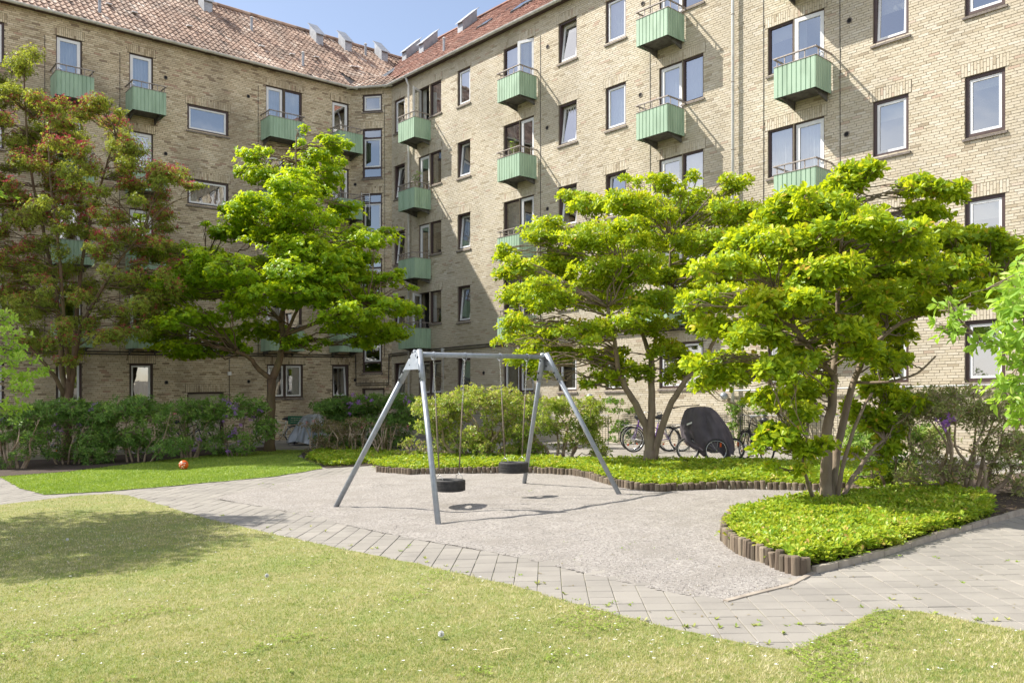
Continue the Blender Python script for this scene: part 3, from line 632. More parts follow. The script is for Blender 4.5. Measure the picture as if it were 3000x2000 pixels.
walllamp(1737, 1163); walllamp(2130, 1160)
# ================================================================ GROUND
def polysheet(name, poly, h, mat, kind='structure', parent=None):
    bm = bmesh.new(); vs = [bm.verts.new(G(x, y, h)) for (x, y) in poly]; f = bm.faces.new(vs); bmesh.ops.triangulate(bm, faces=[f]); bmesh.ops.recalc_face_normals(bm, faces=bm.faces)
    me = bpy.data.meshes.new(name); bm.to_mesh(me); bm.free(); me.materials.append(mat); o = bpy.data.objects.new(name, me); COL.objects.link(o); o['kind'] = kind; return o
def gp(*pts): return [tuple(at(x, y)[:2]) for (x, y) in pts]
m = MB(); q = 260; m.add([G(-q, -q, -.03), G(q, -q, -.03), G(q, q, -.03), G(-q, q, -.03)], [(0,1,2,3)]); o = m.build('ground', mt['earth']); o['kind'] = 'structure'
# lawns
near = gp((0, 1487), (230, 1459), (330, 1454), (380, 1460), (480, 1490), (600, 1527), (800, 1575), (1000, 1620), (1250, 1672), (1500, 1730), (1700, 1790), (1900, 1845), (2080, 1888), (2200, 1912), (2307, 1928), (2372, 1901), (2468, 1863), (2563, 1813), (2621, 1804), (2774, 1825), (2889, 1851), (3000, 1870))
near = [(-16, near[0][1]+.9)]+near+[(7.5, 4.6), (7.5, -6), (-16, -6)]
far = gp((0, 1403), (60, 1437), (130, 1456), (300, 1447), (500, 1430), (800, 1402), (945, 1378), (935, 1362), (870, 1342), (905, 1322), (800, 1322), (600, 1340), (400, 1362), (200, 1388))
def wob(poly, step=.12, amp=.035, seed=0):
    rg = np.random.default_rng(seed); out = []
    for i in range(len(poly)):
        a, b = np.array(poly[i]), np.array(poly[(i+1) % len(poly)]); L = np.linalg.norm(b-a); n = max(1, int(min(L, 14)/step)); 
        for k in range(n):
            p = a+(b-a)*k/n+rg.normal(size=2)*amp*(k > 0); out.append(tuple(p))
    return out
polysheet('near_lawn', wob(near, .12, .02, 1), .052, mt['turf']); polysheet('far_lawn', wob(far, .15, .02, 2), .052, mt['turf2'])
# gravel pit: an uneven sheet
gr = gp((625, 1468), (700, 1447), (800, 1422), (1000, 1395), (1090, 1366), (1300, 1372), (1560, 1372), (1700, 1385), (1850, 1415), (2100, 1415), (2500, 1415), (2640, 1430), (2640, 1480), (2350, 1500), (2150, 1520), (2110, 1560), (2180, 1630), (2400, 1690), (2315, 1722), (2200, 1754), (2129, 1775), (2089, 1769), (1997, 1754), (1916, 1738), (1771, 1704), (1698, 1689), (1637, 1672), (1526, 1645), (1423, 1626), (1312, 1607), (1224, 1591), (1140, 1574), (1033, 1551), (930, 1526), (807, 1499), (700, 1480))
gx = np.arange(-7.5, 7.0, .04); gy = np.arange(6.0, 20.5, .04); X, Y = np.meshgrid(gx, gy)
def gh(X, Y): 
    r = .043+.010*smooth_noise(X*3.1, Y*3.1, 1)+.008*smooth_noise(X*.9, Y*.9, 2)+.008*smooth_noise(X*9, Y*9, 3)+.005*smooth_noise(X*19, Y*19, 4)
    for (px, py, a, s_) in ((1100, 1432, .05, .30), (1330, 1500, -.045, .45), (1540, 1450, -.045, .42), (1060, 1440, .02, .5)):
        c = at(px, py); r = r+a*np.exp(-((X-c[0])**2+(Y-c[1])**2)/s_**2)
    return r
Z = T*X+gh(X, Y); nx, ny = len(gx), len(gy); V = np.stack([X, Y, Z], -1).reshape(-1, 3)
i, j = np.meshgrid(np.arange(nx-1), np.arange(ny-1)); a = (j*nx+i).ravel(); fc = np.stack([a, a+1, a+nx+1, a+nx], 1)
c = V[fc].mean(1); fc = fc[inpoly(c[:, :2], gr)]; used, inv = np.unique(fc, return_inverse=True)
m = MB(); m.grid(V[used][None], inv.reshape(-1, 4), np.array([.5])); o = m.build('gravel_play_area', mt['gravel'], smooth=True); o['kind'] = 'structure'
rg = np.random.default_rng(4)
def sample_px(poly_xy, n, pxbox, h=0.0, rgn=None):
    "n points inside a ground polygon, evenly spread over the picture"
    rgn = rgn or rg; out = []; tot = 0
    while tot < n:
        px = rgn.uniform(pxbox[0], pxbox[2], 40000); py = rgn.uniform(pxbox[1], pxbox[3], 40000)
        Yv = EYE/((py-1154)/F+T*(px-1500)/F); P = np.stack([(px-1500)/F*Yv, Yv], 1); P = P[inpoly(P, poly_xy)]; out.append(P); tot += len(P)
        if len(P) == 0: break
    return np.concatenate(out)[:n]
P = sample_px(gr, 26000, (500, 1370, 2650, 1830)); n = len(P); s_ = rg.uniform(.003, .008, n)
tet = np.array([(1, 0, 0), (-.5, .87, 0), (-.5, -.87, 0), (0, 0, 1.2)])
th = rg.random(n)*6.28; R_ = np.stack([np.stack([np.cos(th), -np.sin(th)], -1), np.stack([np.sin(th), np.cos(th)], -1)], 1)
V = np.einsum('nij,kj->nki', R_, tet[:, :2])*s_[:, None, None]; V = np.concatenate([V+P[:, None, :], np.zeros((n, 4, 1))], 2); V[..., 2] = (T*P[:, 0]+gh(P[:, 0], P[:, 1])-.001)[:, None]+tet[None, :, 2]*s_[:, None]*.7
m = MB(); m.grid(V, [(0, 1, 3), (1, 2, 3), (2, 0, 3)], rg.random(n)); o = m.build('loose_gravel', mt['pebble'], kind='stuff'); o['label'] = 'small grey and white stones strewn over the gravel of the play area'; o['category'] = 'gravel'
# paved paths: concrete slabs laid on a 0.2 m grid
sp = gp((-700, 1520), (-700, 1400), (0, 1405), (160, 1430), (500, 1415), (945, 1366), (1098, 1366), (1085, 1384), (1000, 1397), (800, 1421), (627, 1468), (700, 1480), (807, 1499), (930, 1526), (1033, 1551), (1140, 1574), (1224, 1591), (1312, 1607), (1423, 1626), (1526, 1645), (1637, 1672), (1698, 1689), (1771, 1704), (1916, 1737), (1997, 1754), (2089, 1769), (2129, 1775), (2200, 1754), (2315, 1725), (2384, 1690), (2583, 1641), (2736, 1590), (2889, 1545), (3000, 1514), (3500, 1400), (4200, 1500), (4200, 2300), (2600, 2300), (2250, 2010), (1800, 1900), (1250, 1720), (800, 1610), (330, 1500))
ds = np.array([100/F, 1.0]); ds /= np.linalg.norm(ds); dr = np.array([ds[1], -ds[0]]); SL = .205
ii, jj = np.meshgrid(np.arange(-80, 70), np.arange(18, 130)); cc = ii.ravel()[:, None]*dr*SL+jj.ravel()[:, None]*ds*SL+dr*.03
keep = (inpoly(cc, sp) | inpoly(cc+[0, .22], sp) | inpoly(cc-[0, .22], sp) | inpoly(cc+[.22, 0], sp) | inpoly(cc-[.22, 0], sp)) & (cc[:, 0] > -13) & (cc[:, 0] < 11) ; cc = cc[keep]
# slabs fully under the near lawn are not needed
inner = inpoly(cc, near); cc = cc[~inner | (np.hypot(cc[:, 0], cc[:, 1]) < 0)] if False else cc
px_ = 1500+F*cc[:, 0]/cc[:, 1]; seen = (px_ > -60) & (px_ < 3060) & ~inpoly(cc, near); order = np.argsort(cc[:, 1]+np.where(seen, 0, 1e3))
h = .5*(SL-.005); bev = .004
tv = [(-h, -h, -.04), (h, -h, -.04), (h, h, -.04), (-h, h, -.04), (-h, -h, -bev), (h, -h, -bev), (h, h, -bev), (-h, h, -bev), (-h+bev, -h+bev, 0), (h-bev, -h+bev, 0), (h-bev, h-bev, 0), (-h+bev, h-bev, 0)]
tv = np.array(tv); SF = [(0,1,5,4),(1,2,6,5),(2,3,7,6),(3,0,4,7),(4,5,9,8),(5,6,10,9),(6,7,11,10),(7,4,8,11),(8,9,10,11)]
def slabV(c, n, sc=1.0, top=.04):
    t = tv*np.array([sc, sc, 1]); tl = rg.normal(size=(n, 2))*.004; xy = t[None, :, 0:1]*dr+t[None, :, 1:2]*ds+c[:, None, :]
    z = T*xy[..., 0]+top+t[None, :, 2]+t[None, :, 0]*tl[:, :1]+t[None, :, 1]*tl[:, 1:]+rg.normal(size=(n, 1))*.0015
    return np.concatenate([xy, z[..., None]], 2)
V = slabV(cc, len(cc)); tn = np.clip(.5+rg.normal(size=len(cc))*.13, 0, 1)
pv = bpy.data.objects.new('paving', None); COL.objects.link(pv); pv['kind'] = 'structure'
for i in order[:300]:
    ce = V[i].mean(0); m = MB(); m.grid(V[i:i+1], SF, tn[i:i+1]); o = bpy.data.objects.new('slab', m.mesh('slab', mt['slab'], ce)); COL.objects.link(o); o.parent = pv; o.location = ce
r = order[300:]; m = MB(); m.grid(V[r], SF, tn[r]); m.build('slabs', mt['slab'], pv, kind='stuff')
m = MB(); lo = [(x, y) for (x, y) in sp]; b_ = polysheet('paving_bed', sp, .033, mt['joint'])
# rear court paving
rc = [(-30, 21.5), (-2.2, 21.5), (.5, 20.6), (1.3, 19.5), (3, 19.2), (6.2, 17.0), (9.5, 13.0), (12, 13), (22, 14), (22, 24), (0, 42), (-12, 42), (-30, 28)]
polysheet('rear_court_bed', rc, .0, mt['joint'])
ii, jj = np.meshgrid(np.arange(-60, 60), np.arange(25, 90)); dr2, ds2 = WR.d, WR.n*-1; S2 = .40
cc = ii.ravel()[:, None]*dr2*S2+jj.ravel()[:, None]*ds2*S2*0+np.outer(jj.ravel()-45, ds2)*S2+np.array([4., 22.])
cc = cc[inpoly(cc, rc)]; V = tv[None]*np.array([1.92, 1.92, 1]); n = len(cc); xy = V[:, :, 0:1]*dr2+V[:, :, 1:2]*ds2+cc[:, None, :]; z = T*xy[..., 0]+.03+np.broadcast_to(V[..., 2], xy.shape[:2])
m = MB(); m.grid(np.concatenate([xy, z[..., None]], 2), SF, np.clip(.6+rg.normal(size=n)*.15, 0, 1)); o = m.build('rear_court_paving', mt['slab']); o['kind'] = 'structure'
# planting beds (soil)
bedA = gp((880, 1325), (890, 1352), (955, 1376), (1095, 1368), (1108, 1378), (1200, 1386), (1465, 1381), (1572, 1381), (1683, 1387), (1725, 1396), (1763, 1411), (1794, 1417), (1851, 1430), (1936, 1436), (2012, 1432), (2089, 1428), (2200, 1426), (2403, 1432), (2487, 1434), (2537, 1447), (2598, 1438), (2640, 1436), (2900, 1400), (2900, 1370), (2600, 1366), (2300, 1366), (1700, 1350), (1200, 1330), (1000, 1320))
bedB = gp((2125, 1585), (2150, 1608), (2205, 1635), (2272, 1663), (2338, 1688), (2362, 1678), (2440, 1668), (2583, 1630), (2736, 1580), (2889, 1535), (3010, 1505), (3200, 1440), (3200, 1380), (2900, 1400), (2700, 1440), (2600, 1462), (2480, 1478), (2350, 1490), (2250, 1505), (2150, 1530))
bedL = gp((-300, 1420), (0, 1402), (200, 1387), (400, 1361), (600, 1339), (800, 1321), (800, 1312), (500, 1325), (250, 1345), (-300, 1370))
for bd in (bedA, bedB, bedL): polysheet('planting_bed', bd, .058, mt['soil'])
# ---------------- log palisades
def logs(name, label, pts, dia, hgt, seed):
    rgn = np.random.default_rng(seed); P = [at(*p)[:2] for p in pts]; root = thing(name, label, 'log edging', G(P[0][0], P[0][1], 0)); out = []; acc = 0
    seg = [np.linalg.norm(P[i+1]-P[i]) for i in range(len(P)-1)]; L = sum(seg); n = int(L/dia)
    for k in range(n):
        t = (k+.5)*L/n; i = 0
        while t > seg[i] and i < len(seg)-1: t -= seg[i]; i += 1
        p = P[i]+(P[i+1]-P[i])*t/seg[i]; r = dia*.5*rgn.uniform(.92, 1.03); hh = hgt*rgn.uniform(.88, 1.08); N = 9; Vv = []; ln = rgn.normal(size=2)*.006
        for (rr, z) in ((r, -.03), (r*rgn.uniform(.97, 1.02), hh*.6), (r*.99, hh-.012), (r*.85, hh)):
            for a in range(N): Vv.append((rr*math.cos(a*2*math.pi/N)+ln[0]*z/hh, rr*math.sin(a*2*math.pi/N)+ln[1]*z/hh, z))
        Fc = [(q*N+a, q*N+(a+1) % N, (q+1)*N+(a+1) % N, (q+1)*N+a) for q in range(3) for a in range(N)]+[tuple(3*N+a for a in range(N))]
        m = MB(); m.add(Vv, Fc, float(np.clip(rgn.normal(.5, .25), 0, 1))); o = bpy.data.objects.new('log', m.mesh('log', mt['log'])); COL.objects.link(o); o.parent = root
        o.location = Vector(G(p[0], p[1], 0))-root.location; o.rotation_euler = (0, 0, rgn.uniform(0, 6))
logs('log_edging', 'curving row of short wooden logs holding the long bed behind the swings', [(1104, 1387), (1197, 1395), (1330, 1392), (1465, 1391), (1572, 1391), (1683, 1397), (1725, 1406), (1763, 1421), (1794, 1428), (1851, 1440), (1936, 1447), (2012, 1443), (2089, 1439), (2200, 1438), (2403, 1444), (2487, 1446), (2537, 1459), (2567, 1461), (2600, 1450)], .098, .165, 1)
logs('log_edging', 'row of upright weathered logs at the corner of the bed under the nearest tree', [(2160, 1530), (2125, 1560), (2121, 1594), (2146, 1618), (2169, 1633), (2200, 1646), (2223, 1655), (2269, 1673), (2292, 1683), (2319, 1693), (2340, 1699), (2366, 1688)], .086, .20, 2)
# kerb
kp = [at(*p) for p in ((2125, 1776), (2200, 1756), (2315, 1727), (2384, 1690), (2450, 1676), (2583, 1639), (2736, 1589), (2889, 1544), (3000, 1513), (3250, 1440))]
kr = thing('concrete_kerb', 'thin concrete kerb between the leafy bed and the paved path', 'kerb', kp[0])
for i in range(len(kp)-1):
    a, b2 = kp[i], kp[i+1]; L = np.linalg.norm(b2-a); n = max(1, round(L/.5)); dd = (b2-a)/L; nn = np.array([-dd[1], dd[0], 0])*.03
    for k in range(n):
        p, q = a+dd*(L*k/n+.004), a+dd*(L*(k+1)/n-.004); zz = np.array([0, 0, .095+rg.normal()*.004 if i > 2 else .05]); m = MB()
        m.add([p-nn, q-nn, q+nn, p+nn, p-nn*.8+zz, q-nn*.8+zz, q+nn*.8+zz, p+nn*.8+zz], [(0,1,5,4),(1,2,6,5),(2,3,7,6),(3,0,4,7),(4,5,6,7)]); m.build('kerb_stone', mt['kerb'], kr)
# ---------------- grass
def blades(name, label, poly, n, box, hgt, wdt, mat, seed, bias=0):
    rgn = np.random.default_rng(seed); P = sample_px(poly, n, box, rgn=rgn); n = len(P); th = rgn.random(n)*6.28
    hh = hgt*rgn.uniform(.4, 1.25, n); ww = wdt*rgn.uniform(.6, 1.3, n)*np.clip(P[:, 1]/6, .8, 3); ln = rgn.normal(size=(n, 2))*.6
    ex = np.stack([np.cos(th), np.sin(th)], 1)*ww[:, None]*.5; b0 = np.concatenate([P-ex, (T*P[:, :1]+.050)], 1); b1 = np.concatenate([P+ex, (T*P[:, :1]+.050)], 1)
    tp = np.concatenate([P+ln*hh[:, None], (T*P[:, 0]+.050+hh)[:, None]], 1); V = np.stack([b0, b1, tp], 1)
    cs = .028*np.clip(P.mean()*0+1, 1, 1); ci = np.floor(P[:, 0]/cs).astype(int)*7919+np.floor(P[:, 1]/cs).astype(int)*104729; CL = (np.random.default_rng(5).random(65536)[ci % 65536]-.5)*.75; hh = hh*(1+CL*.5); tp[:, 2] = T*P[:, 0]+.050+hh
    V = np.stack([b0, b1, tp], 1)
    t = np.clip(.48+bias+.30*smooth_noise(P[:, 0]*1.5, P[:, 1]*1.5, seed)+.28*smooth_noise(P[:, 0]*7, P[:, 1]*7, seed+1)+CL+rgn.normal(size=n)*.16, 0, 1)
    m = MB(); m.grid(V, [(0, 1, 2)], t); o = m.build(name, mat, kind='stuff'); o['label'] = label; o['category'] = 'grass'; return o
blades('grass', 'dry yellow green mown grass of the lawn nearest the camera', near, 420000, (-500, 1440, 3400, 2300), .021, .0050, mt['blade'], 31, .06)
blades('grass', 'fresh green mown grass around the orange ball', far, 60000, (-100, 1315, 960, 1465), .03, .006, mt['blade2'], 33)
def patches(poly, n, box, seed, thr):
    rgn = np.random.default_rng(seed); P = sample_px(poly, n, box, rgn=rgn); f_ = smooth_noise(P[:, 0]*2.3, P[:, 1]*2.3, seed)+.5*smooth_noise(P[:, 0]*8, P[:, 1]*8, seed+1); return P[f_ > thr]
# scattered daisies, clocks, weeds
def tufts(name, label, cat, P, size, mat, k, up, seed, tint=(0, 1), h0=.05):
    rgn = np.random.default_rng(seed); m = MB(); n = len(P)
    th = rgn.random((n, k))*6.28; L = size*rgn.uniform(.6, 1.3, (n, k)); pit = up*rgn.uniform(.5, 1.4, (n, k)); d = np.stack([np.cos(th)*np.cos(pit), np.sin(th)*np.cos(pit), np.sin(pit)], -1); s_ = np.stack([-np.sin(th), np.cos(th), 0*th], -1)
    b = np.concatenate([P, (T*P[:, :1]+h0)], 1)[:, None, :]; q = b+d*L[..., None]*.55; V = np.stack([b+0*d, q+s_*L[..., None]*.22, b+d*L[..., None], q-s_*L[..., None]*.22], 2).reshape(-1, 4, 3)
    m.grid(V, [(0, 1, 2), (0, 2, 3)], rgn.uniform(tint[0], tint[1], n*k)); o = m.build(name, mat, kind='stuff'); o['label'] = label; o['category'] = cat; return o
P1 = sample_px(near, 260, (0, 1450, 3000, 2000)); P2 = sample_px(far, 90, (0, 1330, 940, 1455)); P3 = sample_px(near, 120, (0, 1470, 900, 1640))
tufts('daisies', 'tiny white daisies sprinkled over both lawns', 'daisies', np.concatenate([P1, P2, P3]), .012, mt['fl_white'], 6, .15, 41, h0=.075)
tufts('clover', 'patches of low green clover and broad leaved weeds in the dry lawn', 'clover', patches(near, 26000, (-200, 1455, 3200, 2100), 47, .42), .017, mt['blade2'], 5, .35, 48, (.1, .9), h0=.068)
wp = [at(*p)[:2] for p in ((1190, 1610), (1155, 1625), (1330, 1670), (1375, 1690), (1700, 1770), (1788, 1780), (1862, 1790), (2213, 1835), (2325, 1845), (1505, 1700), (1610, 1590), (1667, 1600), (1833, 1620), (1857, 1604), (1945, 1620), (886, 1510), (957, 1405), (968, 1415), (2750, 1645), (2822, 1720), (2622, 1640), (1563, 1445), (1976, 1445), (1700, 1650), (1950, 1730), (2005, 1650), (760, 1423), (800, 1425), (850, 1427), (1630, 1478), (1860, 1460), (2960, 1655))]
wp = np.array([p+rg.normal(size=2)*.05 for p in wp for _ in range(2)])
tufts('weeds', 'small green weeds growing in slab joints and gravel', 'weeds', wp, .030, mt['blade2'], 7, .45, 42, (.1, .7), h0=.035)
# grass in the slab joints near the lawn edge
ed = np.array([at(px, py)[:2] for (px, py) in ((1000, 1615), (1250, 1668), (1500, 1724), (1700, 1784), (1900, 1840), (2080, 1882), (2200, 1905), (2400, 1880), (2600, 1798), (2900, 1848), (600, 1522), (800, 1570))])
jt = np.array([np.round(p/SL)*SL+rg.normal(size=2)*(.06, .012) for p in np.repeat(ed, 8, 0)+rg.normal(size=(len(ed)*8, 2))*.28])
tufts('joint_grass', 'short grass creeping out of the slab joints beside the lawn', 'grass', jt, .035, mt['blade'], 6, .6, 43, (.2, .7), h0=.04)
dp = np.array([at(px, py)[:2] for (px, py) in rg.uniform((1500, 1500), (2980, 1850), (110, 2))]); tufts('fallen_leaves', 'small dry leaves fallen on the paving and gravel', 'fallen leaves', dp, .028, mt['leaf_dry'], 2, .15, 44, (.5, 1), h0=.043)
sp_ = sample_px(bedB, 500, (2500, 1440, 3100, 1560)); tufts('leaf_litter', 'brown dead leaves lying on the soil at the right edge', 'leaf litter', sp_, .05, mt['leaf_dry'], 2, .2, 45, (.6, 1), h0=.065)
for (px, py, r) in ((1290, 1895, .021), (780, 1714, .018), (196, 1602, .016)):
    if r < .005: continue
    p = at(px, py); d = thing('dandelion', {1290: 'fluffy dandelion clock in the lawn, low centre of the photo', 780: 'fluffy dandelion clock in the dry grass left of the centre', 196: 'dandelion clock at the top of the shaded grass on the left', 170: 'dandelion clock with a bent stem at the edge of the tree shade', 100: 'wide pale dandelion clock in the shade near the left edge'}[px], 'dandelion', p, 'dandelion clocks in the near lawn')
    m = MB(); m.tube([p+(0, 0, .04), p+(.005, 0, .085)], .0025, 4); m.build('stem', mt['blade2'], d)
    m = MB(); k = 150; v = rg.normal(size=(k, 3)); v /= np.linalg.norm(v, axis=1)[:, None]; e = rg.normal(size=(k, 3)); e = np.cross(v, e); e /= np.linalg.norm(e, axis=1)[:, None]; c = p+np.array([.005, 0, .09])
    V = np.stack([c+v*0, c+v*r+e*.004, c+v*r-e*.004], 1); m.grid(V, [(0, 1, 2)], np.full(k, .5)); m.build('seed_head', mt['fl_white'], d)
# long pale grass stalks in the lawn
for (px, py, dx, dy, lb) in ((105, 1700, 25, -30, 'pale curved grass stalk leaning right at the far left of the dry lawn'), (140, 1762, 25, -35, 'pale bent grass stalk, the lower one of the left pair'), (210, 1752, 18, -22, 'short pale grass stalk right of the left pair'), (1372, 1843, 26, -50, 'long pale stalk curving up near the dandelion clock'), (1435, 1912, 68, -45, 'pale forked grass stalk lying in the lawn left of centre'), (1384, 1690, -5, -36, 'thin upright seed stalk at the lawn edge'), (683, 1735, 3, -40, 'thin upright stalk standing in the dry lawn')):
    a = at(px, py, .05); b2 = at(px+dx, py+dy*.35, .05+abs(dy)/F*a[1]*.8); m = MB(); md = (a+b2)/2+np.array([.02, 0, .01]); m.tube([a, md, b2], [.0022, .002, .001], 4); o = m.build('grass_stalk', M('stalk%d' % px, (.62, .55, .34))); tag(o, lb, 'grass stalk', 'pale grass stalks in the lawn')
# ================================================================ SWING
A_, B_ = np.array([-1.36, 12.0]), np.array([.55, 13.84]); zA, zB = 2.27+T*A_[0], 2.29+T*B_[0]-.02
def G3(px, py): return at(px, py)
f1, f2, r1, r2 = G3(980, 1492), G3(1285, 1545), G3(1535, 1422), G3(1818, 1455)
Ta, Tb = np.array([*A_, zA]), np.array([*B_, zB]); ax = (Tb-Ta)/np.linalg.norm(Tb-Ta)
sw = thing('swing_frame', 'galvanised steel swing frame with splayed legs standing on the gravel', 'swing frame', G(-.4, 12.9, 0))
crs = np.cross(ax, (0, 0, 1)); crs /= np.linalg.norm(crs)
for (ft, tp, sg) in ((f1, Ta, -1), (f2, Ta, 1), (r1, Tb, -1), (r2, Tb, 1)):
    d = tp-ft; d /= np.linalg.norm(d); up = tp+np.array([*(crs[:2]*(.06 if np.dot(crs, ft-tp) > 0 else -.06)), 0])
    d = up-ft; L = np.linalg.norm(d); d /= L; m = MB(); m.tube([ft-d*.06, ft+d*(L-.02)], .038, 16); lg = m.build('leg', mt['galv'], sw, smooth=True)
    m = MB(); m.tube([ft+d*(L-.46), ft+d*(L+.06)], .046, 16); 
    m.build('leg_sleeve', mt['galv'], lg, smooth=True)
    m = MB()
    for q in (.42, .30, .06):
        for e in (-1, 1): 
            c_ = ft+d*(L-q); nn = np.cross(d, crs)*e; nn /= np.linalg.norm(nn); m.tube([c_+nn*.042, c_+nn*.056], .011, 6)
            m.tube([c_-ax*.042, c_-ax*.058], .011, 6)
    m.build('bolts', mt['black'], lg, kind='stuff')
m = MB(); m.tube([Ta-ax*.02, Tb+ax*.02], .036, 18); m.build('crossbar', mt['galv'], sw, smooth=True)
for (tp, fa, fb, sg) in ((Ta, f1, f2, -1), (Tb, r1, r2, 1)):     # gusset plates
    m = MB(); e = .004
    def onleg(ft, q, tp=tp):
        u_ = tp+np.array([*(crs[:2]*(.06 if np.dot(crs, ft-tp) > 0 else -.06)), 0]); d = ft-u_; d /= np.linalg.norm(d); return u_+d*q
    pl = [onleg(fa, -.02), onleg(fb, -.02), onleg(fb, .27), onleg(fa, .27)]; nn = np.cross(pl[1]-pl[0], pl[3]-pl[0]); nn /= np.linalg.norm(nn); nn *= -1 if np.dot(nn, ax)*sg < 0 else 1
    o_ = nn*.046; V = [p+o_ for p in pl]+[p+o_+nn*.006 for p in pl]; m.add(V, [(3,2,1,0),(4,5,6,7),(0,1,5,4),(1,2,6,5),(2,3,7,6),(3,0,4,7)]); gs = m.build('gusset_plate', mt['galv'], sw)
    m = MB(); c0_ = sum(V)/8
    for (a_, b2) in ((0, .12), (-.06, -.06), (.06, -.06)): q = c0_+crs*a_+np.array([0, 0, b2]); m.tube([q+nn*.0, q+nn*.018], .011, 8)
    m.build('bolts', mt['black'], gs, kind='stuff')
def tyre_swing(s_, zc, yaw, label, chainpx):
    c = Ta+(Tb-Ta)*s_; ce = np.array([c[0], c[1], zc]); root = thing('tyre_swing', label, 'tyre swing', ce, 'tyre swings hanging from the steel frame')
    e1 = np.array([math.cos(yaw), math.sin(yaw), 0]); Rr = .245
    m = MB(); n, prof = 40, [(.8*r_, 1.05*z_) for r_, z_ in [(.155, -.045), (.145, -.06), (.20, -.083), (.265, -.080), (.287, -.062), (.292, 0), (.287, .062), (.265, .080), (.20, .083), (.145, .06), (.155, .045), (.18, .06), (.24, .06), (.262, .04), (.268, 0), (.262, -.04), (.24, -.06), (.18, -.06)]]
    V = [ce+np.array([r*math.cos(2*math.pi*k/n), r*math.sin(2*math.pi*k/n), z]) for (r, z) in prof for k in range(n)]; q = len(prof)
    m.add(V, [(i*n+k, i*n+(k+1) % n, ((i+1) % q)*n+(k+1) % n, ((i+1) % q)*n+k) for i in range(q) for k in range(n)]); ty = m.build('tyre', mt['rubber'], root, smooth=True)
    m = MB(); 
    for k in range(64):
        t = 2*math.pi*k/64; u_ = np.array([math.cos(t), math.sin(t), 0]); v_ = np.array([-math.sin(t), math.cos(t), 0])
        for (z0, z1, o_) in ((.045, .074, 0), (-.074, -.045, .5), (.006, .038, .5), (-.038, -.006, 0)):
            b_ = ce+u_*(.2305 if abs(z0+z1) > .08 else .232)+v_*.010*o_; V = [b_+v_*a_+np.array([0, 0, z]) for (a_, z) in ((-.009, z0), (.009, z0), (.009, z1), (-.009, z1))]; m.add(V+[p+u_*.007 for p in V], [(0,1,5,4),(1,2,6,5),(2,3,7,6),(3,0,4,7),(4,5,6,7)])
    m.build('tread_blocks', mt['rubber'], ty, kind='stuff')
    for sg in (-1, 1):
        topx = c+ax*sg*.30*1.0; topx = np.array([topx[0], topx[1], (Ta+(Tb-Ta)*s_)[2]+ax[2]*sg*.3]); att = ce+e1*sg*.19+np.array([0, 0, .17])
        hp = att; tp = topx-np.array([0, 0, .05]); ch = thing('x', 'x', 'x', tp); ch.name = 'chain'; ch.parent = root; ch.location = Vector(tp)-root.location
        for k_ in ('label', 'category'): del ch[k_]
        Lc = np.linalg.norm(hp-tp); dd = (hp-tp)/Lc; nl = int(Lc*.40/.026)
        side = np.cross(dd, (0, 1, 0.)); side /= np.linalg.norm(side); s2 = np.cross(dd, side)
        cm = MB()
        for k in range(nl):
            p = tp+dd*(k+.5)*.026; a1 = side if k % 2 else s2; t_ = np.linspace(0, 2*math.pi, 9)[:-1]; P_ = [p+dd*.0185*math.cos(x)+a1*.009*math.sin(x) for x in t_]; P_.append(P_[0]); cm.tube(P_, .0034, 4, cap=False)
        cm.build('chain_links', mt['chrome'], ch, kind='stuff')
        m = MB(); p0 = tp+dd*nl*.026; m.tube([p0-dd*.01, p0+(hp-p0)*.5+s2*.004, hp-dd*.02], [.010, .0115, .010], 8); m.build('chain_sleeve', mt['rope'], ch, smooth=True)
        m = MB(); nn = np.array([0, 0, 1.]); w_ = np.cross(e1, nn)*.07; m.tube([hp+dd*-.05, hp], .007, 6)
        for s3 in (-1, 1): m.tube([hp, hp-nn*.02+w_*s3*.3, hp-nn*.045+w_*s3, ce+e1*sg*.19+w_*s3+nn*.07], .005, 6)
        m.build('hanger', mt['chrome'], ch, smooth=True)
        m = MB(); m.ring(tp+np.array([0, 0, .035]), ax, .056, .006, 16, 5); m.build('hanger_collar', mt['galv'], ch)
    return root
c1_ = Ta+(Tb-Ta)*.234; c2_ = Ta+(Tb-Ta)*.735
tyre_swing(.225, EYE-(1420-1154)/F*c1_[1], math.atan2(ax[1], ax[0]), 'black tyre swing hanging lower, nearer the plated end of the frame', None)
tyre_swing(.725, EYE-(1368-1154)/F*c2_[1], math.atan2(ax[1], ax[0]), 'black tyre swing hanging in front of the log edging', None)
# ---------------- ball
p = at(538, 1381); ball = thing('ball', 'orange ball with small white triangles lying on the far lawn', 'ball', p); m = MB(); R_ = .112
m.lathe(p+(0, 0, .05+R_), [(R_*math.sin(t), -R_*math.cos(t)) for t in np.linspace(.02, math.pi-.02, 17)], 24); m.build('ball_skin', mt['orange'], ball, smooth=True)
k = 0
for (t, ph, sc) in ((-1.75, .35, .022), (-1.35, .5, .018), (-2.1, -.1, .02), (-1.5, -.25, .026), (-1.1, 0, .018), (-1.75, -.6, .018), (-.9, .45, .02), (-2.4, .4, .02), (-1.2, -.55, .018)):
    nrm = np.array([math.cos(t)*math.cos(ph), math.sin(t)*math.cos(ph), math.sin(ph)]); e = np.cross(nrm, (0, 0, 1)); e /= np.linalg.norm(e); g = np.cross(e, nrm); c = p+(0, 0, .05+R_)+nrm*(R_+.0015)
    a0 = k*.9; m = MB(); m.add([c+sc*(e*math.cos(a0+q)+g*math.sin(a0+q)) for q in (0, 2.1, 4.2)], [(0, 1, 2)]); m.build('triangle_mark', mt['fl_white'], ball); k += 1
